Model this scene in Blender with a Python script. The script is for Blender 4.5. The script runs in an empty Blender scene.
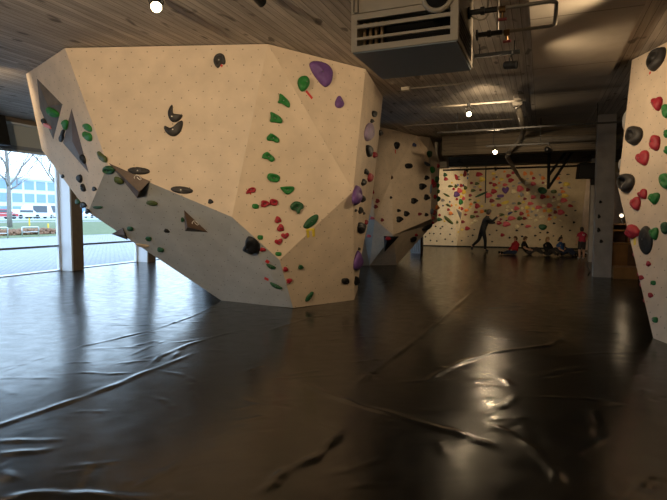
import bpy, bmesh, math, random
import numpy as np
from mathutils import Vector, Matrix, geometry
random.seed(7); np.random.seed(7)
SC = bpy.context.scene
COL = SC.collection
R = math.radians
# ------------------------------------------------------------------ camera
FPX, CX, CY = 520.0, 333.5, 250.0
CAM = Vector((0, 0, 1.5)); YAW, PIT = R(21.8), R(-3.74)
FW = Vector((-math.sin(YAW)*math.cos(PIT), math.cos(YAW)*math.cos(PIT), math.sin(PIT)))
RT = Vector((math.cos(YAW), math.sin(YAW), 0)); UP = RT.cross(FW)
FH = Vector((-math.sin(YAW), math.cos(YAW), 0))
H = 3.94                                  # ceiling height
def ray(px, py): return FW + RT*((px-CX)/FPX) + UP*((CY-py)/FPX)
def atz(px, py, z):
    d = ray(px, py); return CAM + d*((z-CAM.z)/d.z)
def atd(px, py, hd):
    d = ray(px, py); return CAM + d*(hd/d.dot(FH))
def atp(px, py, p0, n):
    d = ray(px, py); return CAM + d*((p0-CAM).dot(n)/d.dot(n))
def atX(px, py, x):
    d = ray(px, py); return CAM + d*((x-CAM.x)/d.x)
def atY(px, py, y):
    d = ray(px, py); return CAM + d*((y-CAM.y)/d.y)
cd = bpy.data.cameras.new('camera'); cam = bpy.data.objects.new('camera', cd); COL.objects.link(cam)
cd.sensor_width = 36; cd.lens = FPX/667*36; cd.clip_start = .05; cd.clip_end = 600
cam.location = CAM; cam.rotation_euler = (R(90)+PIT, 0, YAW); SC.camera = cam
# ------------------------------------------------------------------ materials
def mat(name, col, rough=.6, metal=0, noise=.0, nscale=8, bump=0, bscale=40, spec=.5, emit=None, estr=0):
    m = bpy.data.materials.new(name); m.use_nodes = True; nt = m.node_tree; b = nt.nodes['Principled BSDF']
    b.inputs['Base Color'].default_value = (*col, 1); b.inputs['Roughness'].default_value = rough
    b.inputs['Metallic'].default_value = metal; b.inputs['Specular IOR Level'].default_value = spec
    if emit: b.inputs['Emission Color'].default_value = (*emit, 1); b.inputs['Emission Strength'].default_value = estr
    tc = nt.nodes.new('ShaderNodeTexCoord')
    if noise:
        n = nt.nodes.new('ShaderNodeTexNoise'); n.inputs['Scale'].default_value = nscale; n.inputs['Detail'].default_value = 4
        nt.links.new(tc.outputs['Object'], n.inputs['Vector'])
        r = nt.nodes.new('ShaderNodeMapRange'); r.inputs[1].default_value = .3; r.inputs[2].default_value = .7
        r.inputs[3].default_value = 1-noise; r.inputs[4].default_value = 1+noise
        nt.links.new(n.outputs[0], r.inputs[0])
        mx = nt.nodes.new('ShaderNodeVectorMath'); mx.operation = 'SCALE'; mx.inputs[0].default_value = col
        nt.links.new(r.outputs[0], mx.inputs['Scale']); nt.links.new(mx.outputs[0], b.inputs['Base Color'])
    if bump:
        n = nt.nodes.new('ShaderNodeTexNoise'); n.inputs['Scale'].default_value = bscale; n.inputs['Detail'].default_value = 3
        nt.links.new(tc.outputs['Object'], n.inputs['Vector'])
        bp = nt.nodes.new('ShaderNodeBump'); bp.inputs['Strength'].default_value = bump; bp.inputs['Distance'].default_value = .01
        nt.links.new(n.outputs[0], bp.inputs['Height']); nt.links.new(bp.outputs[0], b.inputs['Normal'])
    return m
def mnode(nt, op, a, b=None, c=None):
    n = nt.nodes.new('ShaderNodeMath'); n.operation = op
    for i, v in enumerate((a, b, c)):
        if v is None: continue
        if isinstance(v, (int, float)): n.inputs[i].default_value = v
        else: nt.links.new(v, n.inputs[i])
    return n.outputs[0]
def mixc(nt, f, a, b):
    n = nt.nodes.new('ShaderNodeMix'); n.data_type = 'RGBA'
    for i, v in ((0, f), (6, a), (7, b)):
        if isinstance(v, (int, float)): n.inputs[i].default_value = v
        elif isinstance(v, tuple): n.inputs[i].default_value = (*v, 1)
        else: nt.links.new(v, n.inputs[i])
    return n.outputs[2]
def ramp(nt, src, lo, hi, a=0., b=1.):
    r = nt.nodes.new('ShaderNodeMapRange'); nt.links.new(src, r.inputs[0])
    for i, v in enumerate((lo, hi, a, b)): r.inputs[i+1].default_value = v
    return r.outputs[0]
def panel_mat(name, col, hole=.0085, pitch=.23):
    """painted plywood with a staggered lattice of bolt holes (uv in metres)"""
    m = bpy.data.materials.new(name); m.use_nodes = True; nt = m.node_tree; b = nt.nodes['Principled BSDF']
    uv = nt.nodes.new('ShaderNodeUVMap'); sp = nt.nodes.new('ShaderNodeSeparateXYZ'); nt.links.new(uv.outputs[0], sp.inputs[0])
    nz = nt.nodes.new('ShaderNodeTexNoise'); nz.inputs['Scale'].default_value = 2.2; nz.inputs['Detail'].default_value = 2
    nt.links.new(uv.outputs[0], nz.inputs['Vector'])
    w = mnode(nt, 'MULTIPLY', mnode(nt, 'SUBTRACT', nz.outputs[0], .5), .12)
    u = mnode(nt, 'ADD', sp.outputs[0], w); v = mnode(nt, 'SUBTRACT', sp.outputs[1], w)
    a = mnode(nt, 'DIVIDE', mnode(nt, 'ADD', u, v), pitch); c = mnode(nt, 'DIVIDE', mnode(nt, 'SUBTRACT', u, v), pitch)
    fa = mnode(nt, 'SUBTRACT', mnode(nt, 'FRACT', a), .5); fc = mnode(nt, 'SUBTRACT', mnode(nt, 'FRACT', c), .5)
    d = mnode(nt, 'SQRT', mnode(nt, 'ADD', mnode(nt, 'MULTIPLY', fa, fa), mnode(nt, 'MULTIPLY', fc, fc)))
    dot = mnode(nt, 'LESS_THAN', d, hole/pitch*1.414)
    n2 = nt.nodes.new('ShaderNodeTexNoise'); n2.inputs['Scale'].default_value = 3; n2.inputs['Detail'].default_value = 5
    nt.links.new(uv.outputs[0], n2.inputs['Vector'])
    base = mixc(nt, ramp(nt, n2.outputs[0], .35, .7), tuple(x*.9 for x in col), tuple(min(1, x*1.06) for x in col))
    fin = mixc(nt, mnode(nt, 'MULTIPLY', dot, .65), base, (.05, .035, .02))
    nt.links.new(fin, b.inputs['Base Color']); b.inputs['Roughness'].default_value = .62; b.inputs['Specular IOR Level'].default_value = .3
    n3 = nt.nodes.new('ShaderNodeTexNoise'); n3.inputs['Scale'].default_value = 160
    nt.links.new(uv.outputs[0], n3.inputs['Vector'])
    bp = nt.nodes.new('ShaderNodeBump'); bp.inputs['Strength'].default_value = .25; bp.inputs['Distance'].default_value = .003
    nt.links.new(n3.outputs[0], bp.inputs['Height']); nt.links.new(bp.outputs[0], b.inputs['Normal'])
    return m
M = {}
M['ply'] = panel_mat('painted_plywood', (.65, .525, .40))
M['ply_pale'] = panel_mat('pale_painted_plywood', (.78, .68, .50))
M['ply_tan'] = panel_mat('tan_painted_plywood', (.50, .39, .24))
M['ply_shade'] = panel_mat('shaded_painted_plywood', (.41, .41, .395))  # same panel paint, with shade and cool daylight put into the grey
M['ply_edge'] = mat('plywood_edge', (.30, .2, .11), .7, noise=.15)
HC = dict(black=(.010,.010,.011), green=(.02,.17,.035), darkgreen=(.02,.085,.035), olive=(.07,.095,.025), red=(.34,.02,.035),
          maroon=(.22,.03,.035), pink=(.62,.10,.12), purple=(.13,.06,.22), yellow=(.75,.56,.10), cream=(.78,.66,.40),
          orange=(.72,.22,.05), grey=(.27,.26,.26), navy=(.04,.05,.12), blue=(.06,.13,.33), bluegrey=(.12,.15,.2),
          tan=(.52,.38,.24), brown=(.11,.065,.04), charcoal=(.032,.029,.028), lilac=(.32,.25,.38))
for k, c in HC.items():
    M['h_'+k] = mat('resin_'+k, c, .5, noise=.16, nscale=9, bump=.35, bscale=120, spec=.35)
M['wood_dark'] = mat('dark_stained_plywood', (.085,.052,.036), .55, noise=.3, nscale=6, bump=.2, bscale=50)
M['wood_grey'] = mat('grey_brown_plywood', (.10,.085,.075), .6, noise=.3, nscale=6, bump=.2, bscale=50)
M['bolt'] = mat('bolt_steel', (.3,.28,.26), .4, 1)
M['white_mark'] = mat('white_marker', (.8,.78,.75), .6)
M['tape_red'] = mat('red_tape', (.6,.03,.03), .5); M['tape_pink'] = mat('pink_tape', (.75,.22,.26), .5); M['tape_yellow'] = mat('yellow_tape', (.72,.55,.06), .5)
M['black'] = mat('black_metal', (.012,.012,.012), .45); M['black_matte'] = mat('black_matte', (.01,.01,.01), .8)
M['ac_cream'] = mat('cream_enamel', (.52,.46,.37), .45, noise=.05); M['ac_slate'] = mat('slate_sheet', (.26,.32,.36), .4)
M['dark_void'] = mat('dark_void', (.006,.006,.006), .9)
M['pipe'] = mat('grey_pipe', (.24,.21,.17), .5, noise=.1); M['copper'] = mat('brass_valve', (.16,.09,.035), .5, .7)
M['white_frame'] = mat('white_frame', (.78,.83,.88), .4); M['frame_grey'] = mat('grey_frame', (.33,.36,.39), .45)
M['post_brown'] = mat('brown_post', (.24,.19,.14), .6, noise=.1); M['spandrel'] = mat('beige_spandrel', (.62,.65,.62), .7)
M['plaster'] = mat('grey_plaster', (.55,.5,.43), .85, noise=.12, nscale=3); M['dark_wall'] = mat('dark_wall', (.05,.04,.03), .85)
M['column'] = mat('painted_column', (.40,.37,.33), .75, noise=.15, nscale=4, bump=.3, bscale=20)
M['cab'] = mat('orange_brown_board', (.30,.15,.05), .45, noise=.2, nscale=5); M['cab_dark'] = mat('dark_brown_board', (.11,.055,.025), .5, noise=.2)
M['lamp'] = mat('lamp_lens', (1,.9,.7), .3, emit=(1,.78,.48), estr=35)
M['lamp_small'] = mat('small_lamp_lens', (1,.9,.7), .3, emit=(1,.8,.55), estr=3)
# ceiling boards: shuttered concrete, planks along Y
def ceil_mat(name, c1, c2, boards=True, axis=0):
    m = bpy.data.materials.new(name); m.use_nodes = True; nt = m.node_tree; b = nt.nodes['Principled BSDF']
    tc = nt.nodes.new('ShaderNodeTexCoord'); sp = nt.nodes.new('ShaderNodeSeparateXYZ'); nt.links.new(tc.outputs['Object'], sp.inputs[0])
    u = sp.outputs[axis]; L = sp.outputs[1-axis] if axis in (0, 1) else sp.outputs[0]
    n = nt.nodes.new('ShaderNodeTexNoise'); n.inputs['Scale'].default_value = 1.2; n.inputs['Detail'].default_value = 6
    nt.links.new(tc.outputs['Object'], n.inputs['Vector'])
    blot = ramp(nt, n.outputs[0], .3, .75)
    if boards:
        pl = mnode(nt, 'DIVIDE', u, .10); idx = mnode(nt, 'FLOOR', pl); fr = mnode(nt, 'FRACT', pl)
        wn = nt.nodes.new('ShaderNodeTexWhiteNoise'); wn.noise_dimensions = '1D'; nt.links.new(idx, wn.inputs['W'])
        cb = nt.nodes.new('ShaderNodeCombineXYZ'); nt.links.new(mnode(nt, 'MULTIPLY', u, 26.), cb.inputs[0])
        nt.links.new(mnode(nt, 'MULTIPLY', L, 1.3), cb.inputs[1]); nt.links.new(mnode(nt, 'MULTIPLY', wn.outputs[0], 37.), cb.inputs[2])
        g = nt.nodes.new('ShaderNodeTexNoise'); g.inputs['Scale'].default_value = 1; g.inputs['Detail'].default_value = 4; nt.links.new(cb.outputs[0], g.inputs['Vector'])
        f = mnode(nt, 'ADD', mnode(nt, 'MULTIPLY', wn.outputs[0], .45), mnode(nt, 'MULTIPLY', ramp(nt, g.outputs[0], .3, .7), .55))
        f = mnode(nt, 'MULTIPLY', f, mnode(nt, 'ADD', mnode(nt, 'MULTIPLY', blot, .5), .5))
        gap = mnode(nt, 'LESS_THAN', fr, .07)
        # long dark resin stains
        cb2 = nt.nodes.new('ShaderNodeCombineXYZ'); nt.links.new(mnode(nt, 'MULTIPLY', u, 5.), cb2.inputs[0]); nt.links.new(mnode(nt, 'MULTIPLY', L, 2.2), cb2.inputs[1])
        st = nt.nodes.new('ShaderNodeTexNoise'); st.inputs['Scale'].default_value = 1.; st.inputs['Detail'].default_value = 1; nt.links.new(cb2.outputs[0], st.inputs['Vector'])
        stain = ramp(nt, st.outputs[0], .66, .71)
        base = mixc(nt, f, c1, c2)
        base = mixc(nt, mnode(nt, 'MULTIPLY', gap, .75), base, tuple(x*.25 for x in c1))
        base = mixc(nt, mnode(nt, 'MULTIPLY', stain, .7), base, tuple(x*.3 for x in c1))
        hgt = mnode(nt, 'SUBTRACT', f, mnode(nt, 'MULTIPLY', gap, 1.5))
    else:
        jl = mnode(nt, 'LESS_THAN', mnode(nt, 'FRACT', mnode(nt, 'DIVIDE', L, 2.3)), .012)
        base = mixc(nt, mnode(nt, 'MULTIPLY', jl, .6), mixc(nt, blot, c1, c2), tuple(x*.3 for x in c1)); hgt = n.outputs[0]
    nt.links.new(base, b.inputs['Base Color']); b.inputs['Roughness'].default_value = .8; b.inputs['Specular IOR Level'].default_value = .25
    bp = nt.nodes.new('ShaderNodeBump'); bp.inputs['Strength'].default_value = .5; bp.inputs['Distance'].default_value = .01
    nt.links.new(hgt, bp.inputs['Height']); nt.links.new(bp.outputs[0], b.inputs['Normal'])
    return m
M['ceil_boards'] = ceil_mat('ceiling_boards', (.29,.25,.21), (.74,.66,.57))
M['ceil_conc'] = ceil_mat('ceiling_concrete', (.36,.31,.25), (.52,.45,.37), False)
M['beam_boards'] = ceil_mat('beam_boards', (.15,.12,.085), (.33,.27,.2), True, 2)
# floor vinyl
def floor_mat():
    m = bpy.data.materials.new('vinyl_mat_cover'); m.use_nodes = True; nt = m.node_tree; b = nt.nodes['Principled BSDF']
    tc = nt.nodes.new('ShaderNodeTexCoord')
    n = nt.nodes.new('ShaderNodeTexNoise'); n.inputs['Scale'].default_value = .9; n.inputs['Detail'].default_value = 6; nt.links.new(tc.outputs['Object'], n.inputs['Vector'])
    base = mixc(nt, ramp(nt, n.outputs[0], .3, .7), (.007,.0075,.0065), (.014,.015,.013))
    nt.links.new(base, b.inputs['Base Color'])
    n2 = nt.nodes.new('ShaderNodeTexNoise'); n2.inputs['Scale'].default_value = 6; n2.inputs['Detail'].default_value = 5; nt.links.new(tc.outputs['Object'], n2.inputs['Vector'])
    nt.links.new(ramp(nt, n2.outputs[0], .3, .7, .17, .26), b.inputs['Roughness']); b.inputs['Specular IOR Level'].default_value = .4
    n3 = nt.nodes.new('ShaderNodeTexNoise'); n3.inputs['Scale'].default_value = 1.6; n3.inputs['Detail'].default_value = 2.5; n3.inputs['Distortion'].default_value = 1.5
    nt.links.new(tc.outputs['Object'], n3.inputs['Vector'])
    mp = nt.nodes.new('ShaderNodeMapping'); mp.inputs['Rotation'].default_value = (0,0,.5); mp.inputs['Scale'].default_value = (4, 13, 1); nt.links.new(tc.outputs['Object'], mp.inputs['Vector'])
    n4 = nt.nodes.new('ShaderNodeTexNoise'); n4.inputs['Scale'].default_value = 1; n4.inputs['Detail'].default_value = 5; n4.inputs['Distortion'].default_value = .8; nt.links.new(mp.outputs[0], n4.inputs['Vector'])
    hh = mnode(nt, 'ADD', n3.outputs[0], mnode(nt, 'MULTIPLY', n4.outputs[0], .13))
    bp = nt.nodes.new('ShaderNodeBump'); bp.inputs['Strength'].default_value = .3; bp.inputs['Distance'].default_value = .01
    nt.links.new(hh, bp.inputs['Height']); nt.links.new(bp.outputs[0], b.inputs['Normal'])
    return m
M['floor'] = floor_mat()
def glass_mat():
    m = bpy.data.materials.new('window_glass'); m.use_nodes = True; nt = m.node_tree; nt.nodes.clear()
    o = nt.nodes.new('ShaderNodeOutputMaterial'); mx = nt.nodes.new('ShaderNodeMixShader'); t = nt.nodes.new('ShaderNodeBsdfTransparent')
    t.inputs[0].default_value = (.96,.98,1,1)
    g = nt.nodes.new('ShaderNodeBsdfGlossy'); g.inputs['Roughness'].default_value = .02; f = nt.nodes.new('ShaderNodeLayerWeight'); f.inputs[0].default_value = .5
    fr = mnode(nt, 'ADD', .04, mnode(nt, 'MULTIPLY', mnode(nt, 'POWER', f.outputs['Facing'], 5.), .6))
    nt.links.new(fr, mx.inputs[0]); nt.links.new(t.outputs[0], mx.inputs[1]); nt.links.new(g.outputs[0], mx.inputs[2]); nt.links.new(mx.outputs[0], o.inputs[0])
    return m
M['glass'] = glass_mat()
# ------------------------------------------------------------------ mesh helpers
class MB:
    def __init__(s): s.v = []; s.f = []; s.mi = []
    def add(s, vs, fs, mi=0):
        o = len(s.v); s.v += [tuple(x) for x in vs]; s.f += [tuple(i+o for i in f) for f in fs]; s.mi += [mi]*len(fs); return s
    def box(s, a, b, mi=0):
        (x0,y0,z0),(x1,y1,z1) = a, b
        return s.add([(x0,y0,z0),(x1,y0,z0),(x1,y1,z0),(x0,y1,z0),(x0,y0,z1),(x1,y0,z1),(x1,y1,z1),(x0,y1,z1)],
                     [(3,2,1,0),(4,5,6,7),(0,1,5,4),(1,2,6,5),(2,3,7,6),(3,0,4,7)], mi)
    def obox(s, c, ax, ay, az, mi=0):
        c, ax, ay, az = map(Vector, (c, ax, ay, az))
        vs = [c+ax*i+ay*j+az*k for k in (-1,1) for (i,j) in ((-1,-1),(1,-1),(1,1),(-1,1))]
        return s.add(vs, [(3,2,1,0),(4,5,6,7),(0,1,5,4),(1,2,6,5),(2,3,7,6),(3,0,4,7)], mi)
    def tube(s, pts, r, n=8, mi=0):
        pts = [Vector(p) for p in pts]; rs = r if isinstance(r, (list, tuple)) else [r]*len(pts)
        rings = []; prev = None
        for i, p in enumerate(pts):
            t = (pts[min(i+1, len(pts)-1)]-pts[max(i-1, 0)])
            if t.length < 1e-9: t = Vector((0,0,1))
            t.normalize()
            a = prev if prev is not None else (Vector((0,0,1)) if abs(t.z) < .9 else Vector((1,0,0)))
            x = a - t*a.dot(t)
            if x.length < 1e-6: x = t.orthogonal()
            x.normalize(); y = t.cross(x); prev = x
            rings.append([p + (x*math.cos(2*math.pi*k/n)+y*math.sin(2*math.pi*k/n))*rs[i] for k in range(n)])
        vs = [v for rg in rings for v in rg]; fs = []
        for i in range(len(pts)-1):
            for k in range(n): fs.append((i*n+k, i*n+(k+1)%n, (i+1)*n+(k+1)%n, (i+1)*n+k))
        fs.append(tuple(reversed(range(n)))); fs.append(tuple((len(pts)-1)*n+k for k in range(n)))
        return s.add(vs, fs, mi)
    def lathe(s, c, axis, prof, n=16, mi=0):
        c, ax = Vector(c), Vector(axis).normalized(); x = ax.orthogonal().normalized(); y = ax.cross(x)
        vs = [c+ax*h+(x*math.cos(2*math.pi*k/n)+y*math.sin(2*math.pi*k/n))*r for (r, h) in prof for k in range(n)]; fs = []
        for i in range(len(prof)-1):
            for k in range(n): fs.append((i*n+k, i*n+(k+1)%n, (i+1)*n+(k+1)%n, (i+1)*n+k))
        fs.append(tuple(reversed(range(n)))); fs.append(tuple((len(prof)-1)*n+k for k in range(n)))
        return s.add(vs, fs, mi)
    def ball(s, c, r, n=12, m=8, mi=0):
        rx, ry, rz = (r, r, r) if isinstance(r, (int, float)) else r; c = Vector(c); vs = []; fs = []
        for i in range(1, m):
            a = math.pi*i/m
            for k in range(n): vs.append(c+Vector((rx*math.sin(a)*math.cos(2*math.pi*k/n), ry*math.sin(a)*math.sin(2*math.pi*k/n), -rz*math.cos(a))))
        vs += [c-Vector((0,0,rz)), c+Vector((0,0,rz))]; b, t = (m-1)*n, (m-1)*n+1
        for i in range(m-2):
            for k in range(n): fs.append((i*n+k, i*n+(k+1)%n, (i+1)*n+(k+1)%n, (i+1)*n+k))
        for k in range(n): fs.append((b, (k+1)%n, k)); fs.append((t, (m-2)*n+k, (m-2)*n+(k+1)%n))
        return s.add(vs, fs, mi)
    def build(s, name, m, parent=None, smooth=False, uv=False, loc=None):
        me = bpy.data.meshes.new(name); vs = s.v
        if loc is not None: L = Vector(loc); vs = [tuple(Vector(v)-L) for v in vs]
        me.from_pydata(vs, [], s.f)
        for x in (m if isinstance(m, (list, tuple)) else [m]): me.materials.append(x)
        me.polygons.foreach_set('material_index', s.mi)
        if smooth: me.polygons.foreach_set('use_smooth', [True]*len(s.f))
        bm = bmesh.new(); bm.from_mesh(me)
        bmesh.ops.recalc_face_normals(bm, faces=bm.faces)
        if uv: face_uv(bm)
        bm.to_mesh(me); bm.free()
        o = bpy.data.objects.new(name, me); COL.objects.link(o)
        if parent: o.parent = parent
        if loc is not None: o.location = loc
        return o
def face_uv(bm):
    L = bm.loops.layers.uv.verify()
    for f in bm.faces:
        n = f.normal; x = Vector((0,0,1)).cross(n)
        if x.length < .05: x = Vector((1,0,0))
        x.normalize(); y = n.cross(x)
        for l in f.loops: l[L].uv = (l.vert.co.dot(x), l.vert.co.dot(y))
def tag(o, label, cat, group=None, kind=None):
    if label: o['label'] = label
    if cat: o['category'] = cat
    if group: o['group'] = group
    if kind: o['kind'] = kind
    return o
def empty(name, loc, label, cat, group=None):
    o = bpy.data.objects.new(name, None); o.empty_display_size = .1; COL.objects.link(o); o.location = loc; return tag(o, label, cat, group)
def rel(mb, name, m, root, smooth=False, uv=False, parent=None, label=None):
    """build world-space geometry as a child of an unrotated root"""
    P = parent or root
    L = Vector(root.location)
    o = mb.build(name, m, None, smooth, uv)
    o.data.transform(Matrix.Translation(-L)); o.parent = P
    if label: o['label'] = label
    return o
def struct(o): o['kind'] = 'structure'; return o
# ------------------------------------------------------------------ room shell
WX = -12.28           # plane of the window wall
YB = 25.9             # back wall
XR, YF = 6.0, -5.0    # right wall, wall behind the viewpoint
# floor: soft mats under a vinyl cover, wrinkled
wr = []   # (polyline px, width m, height m)
def wrinkle(w, h, *p): wr.append(([atz(x, y, 0) for x, y in p], w, h))
wrinkle(.045,.028,(-40,438),(0,425),(60,405),(92,394),(120,383),(146,372),(175,361),(200,350))
wrinkle(.03,.018,(60,354),(85,346),(112,340),(152,330),(192,316),(224,302))
wrinkle(.035,.022,(146,370),(160,356),(188,344),(216,336),(240,330))
wrinkle(.025,.014,(154,370),(180,374),(196,381)); wrinkle(.03,.02,(-10,441),(20,441),(64,440)); wrinkle(.035,.022,(-10,454),(32,452),(50,450))
wrinkle(.025,.014,(66,466),(90,465),(120,461)); wrinkle(.02,.01,(52,474),(92,470)); wrinkle(.05,.04,(-5,499),(52,494),(100,496),(160,499))
wrinkle(.04,.02,(170,362),(178,352),(184,345)); wrinkle(.035,.02,(0,470),(18,482)); wrinkle(.025,.015,(48,342),(65,336),(82,332)); wrinkle(.025,.014,(128,356),(150,346),(164,340))
wrinkle(.04,.02,(262,334),(282,326),(312,317),(345,313)); wrinkle(.05,.018,(352,388),(372,372),(398,354),(426,332),(448,314),(468,296),(480,284))
wrinkle(.045,.024,(296,378),(320,391),(346,400),(370,408),(402,417),(448,432),(480,446))
wrinkle(.05,.032,(262,492),(286,472),(314,460),(330,444),(344,426)); wrinkle(.03,.02,(254,496),(282,482))
wrinkle(.045,.028,(422,386),(438,374),(464,361),(488,353),(516,349),(548,346),(560,340),(563,330)); wrinkle(.025,.012,(598,331),(626,334))
wrinkle(.04,.03,(440,426),(464,436),(486,444),(500,452)); wrinkle(.05,.03,(480,422),(508,434),(536,452),(556,474),(564,496))
wrinkle(.03,.02,(472,383),(482,379),(492,378)); wrinkle(.03,.022,(499,377),(508,381),(511,386)); wrinkle(.03,.02,(516,393),(512,401),(502,407),(493,411)); wrinkle(.025,.018,(476,389),(486,385),(500,387)); wrinkle(.025,.016,(480,401),(488,397),(497,399)); wrinkle(.025,.016,(478,420),(490,412)); wrinkle(.02,.012,(484,392),(494,393))
wrinkle(.035,-.018,(592,404),(597,422),(598,440)); wrinkle(.03,.014,(520,396),(560,397),(588,398),(628,404)); wrinkle(.025,.012,(564,356),(600,353),(640,352))
wrinkle(.05,-.02,(644,492),(652,482),(664,476)); wrinkle(.03,.016,(438,440),(446,458)); wrinkle(.03,.016,(372,286),(385,282),(402,281)); wrinkle(.03,.018,(476,309),(500,307),(524,306)); wrinkle(.03,.018,(548,312),(566,309),(585,307))
wrinkle(.03,.014,(437,282),(500,282),(560,282),(624,282)); wrinkle(.025,.012,(410,330),(422,338),(436,328)); wrinkle(.03,.014,(640,396),(650,390)); wrinkle(.025,.012,(515,330),(540,332),(560,331))
wrinkle(.03,.015,(90,320),(120,316),(150,314)); wrinkle(.03,.014,(0,338),(40,330),(70,328)); wrinkle(.03,.014,(150,395),(165,400),(175,408)); wrinkle(.03,.014,(10,300),(60,296),(110,290))
rw = random.Random(11)
for i in range(230):      # small creases all over the cover
    x_, y_ = rw.uniform(-8.5, 1.6), 1.6+7.5*rw.random()**1.3; a_ = rw.gauss(.35, .5)+(1.2 if rw.random() < .25 else 0); L_ = rw.uniform(.15, .8)
    c_ = [Vector((x_+math.cos(a_)*L_*t+rw.gauss(0,.02), y_+math.sin(a_)*L_*t+rw.gauss(0,.02)+rw.uniform(-.05,.05)*t*t, 0)) for t in (-.5,-.15,.2,.5)]
    wr.append((c_, rw.uniform(.018,.035), rw.uniform(.004,.013)*(1 if rw.random() < .75 else -1)))
def graded(a, b, f0, f1, fine, coarse):
    out = []; x = a
    while x < b:
        out.append(x)
        dist = max(f0-x, x-f1, 0); x += min(coarse, fine+dist*.06)
    out.append(b); return np.array(out)
gx = graded(WX-.02, XR, -5.0, 2.6, .028, .5); gy = graded(YF, YB+.02, 1.3, 8.5, .028, .5)
X, Y = np.meshgrid(gx, gy); Z = np.zeros_like(X)
Z += .006*np.sin(X*1.7+1.3*np.sin(Y*.9))*np.sin(Y*1.3+.8) + .004*np.sin(X*3.1+Y*2.2)
for pts, w, h in wr:
    P = np.array([(p.x, p.y) for p in pts]); n = len(P)
    best = np.full(X.shape, 1e9); tt = np.zeros_like(X)
    for i in range(n-1):
        a, b = P[i], P[i+1]; d = b-a; L2 = d@d+1e-9
        t = np.clip(((X-a[0])*d[0]+(Y-a[1])*d[1])/L2, 0, 1)
        ds = (X-a[0]-t*d[0])**2+(Y-a[1]-t*d[1])**2
        m = ds < best; best[m] = ds[m]; tt[m] = (i+t[m])/(n-1)
    tap = np.clip(np.minimum(tt, 1-tt)*5, 0.05, 1)
    Z += .5*h*tap*np.exp(-best/(2*(w*.42)**2))*(.7+.3*np.sin(tt*n*4.1+w*90))
edge = np.minimum(np.minimum(X-WX, XR-X), YB-Y); Z *= np.clip(edge/.5, 0, 1)
Z = np.clip(Z, -.02, .06)
nx, ny = len(gx), len(gy)
mb = MB(); mb.v = np.stack([X.ravel(), Y.ravel(), Z.ravel()], 1).tolist()
mb.f = [(j*nx+i, j*nx+i+1, (j+1)*nx+i+1, (j+1)*nx+i) for j in range(ny-1) for i in range(nx-1)]; mb.mi = [0]*len(mb.f)
struct(mb.build('floor', M['floor'], smooth=True))
# ceiling: two fields of shuttered boards, a strip of plain concrete between
mb = MB(); mb.box((WX-.3, YF, H), (-.19, YB, H+.2), 0); mb.box((-.19, YF, H-.06), (1.02, 10.05, H+.2), 1); mb.box((-.19, 10.05, H-.003), (1.02, 16.2, H+.2), 1); mb.box((1.02, YF, H), (XR, YB, H+.2), 0); mb.box((-.19, 16.2, H), (1.02, YB, H+.2), 0)
struct(mb.build('ceiling', [M['ceil_boards'], M['ceil_conc']]))
mb = MB(); mb.box((-2.9, 16.2, 3.35), (XR, 16.75, H)); struct(mb.build('beam_front', M['beam_boards']))
mb = MB(); mb.box((-6.5, 20.0, 3.37), (XR, 20.55, H)); struct(mb.build('beam_rear', M['beam_boards']))
mb = MB(); mb.box((-3.35, 17.4, 3.1), (-2.95, 17.8, H)); struct(mb.build('trim_2', M['plaster']))
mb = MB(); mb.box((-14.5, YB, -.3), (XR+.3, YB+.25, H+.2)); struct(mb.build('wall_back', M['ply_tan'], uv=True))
mb = MB(); mb.box((XR, YF, -.3), (XR+.25, YB, H+.2)); struct(mb.build('wall_right', M['dark_wall']))
mb = MB(); mb.box((WX-.3, YF-.25, -.3), (XR+.25, YF, H+.2)); struct(mb.build('wall_front', M['plaster']))
mb = MB(); mb.box((1.75, 18.6, 0), (2.0, 18.75, 3.3)); struct(mb.build('trim_3', M['dark_wall']))
# wall left: band above the windows, rail strip, kerb
HZ = 3.25
mb = MB(); mb.box((WX-.2, YF, HZ), (WX, YB, H)); struct(mb.build('wall_left', M['spandrel']))
mb = MB(); mb.box((WX-.02, YF, H-.13), (WX+.1, YB, H-.02)); struct(mb.build('trim_4', M['post_brown']))
mb = MB(); mb.box((WX-.06, YF, H-.17), (WX+.12, YB, H-.13)); struct(mb.build('trim_5', M['white_frame']))
mb = MB(); mb.box((WX-.05, YF, HZ-.09), (WX+.06, YB, HZ)); struct(mb.build('trim_6', M['frame_grey']))
mb = MB(); mb.box((WX-.25, YF, -.3), (WX+.02, YB, .02)); struct(mb.build('baseboard_left', M['white_frame']))
bays = [8.55+2.72*k for k in range(-5, 7)]
yp = atz(72, 271, 0).y; yq = atz(142, 262, 0).y; step = yq-yp
posts = [yp+step*k for k in range(-6, 7) if YF < yp+step*k < YB]
for i, y in enumerate(posts):
    r = bpy.data.objects.new('post_%d' % (i+1), None); COL.objects.link(r); r.location = (WX, y, 0); r['kind'] = 'structure'
    mb = MB(); mb.box((WX-.12, y-.02, 0), (WX+.42, y+.03, HZ)); rel(mb, 'white_cover', M['white_frame'], r)
    mb = MB(); mb.box((WX-.1, y+.03, 0), (WX+.42, y+.38, HZ)); rel(mb, 'brown_post', M['post_brown'], r)
ends = [YF]+[y for y in posts]+[YB]
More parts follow.
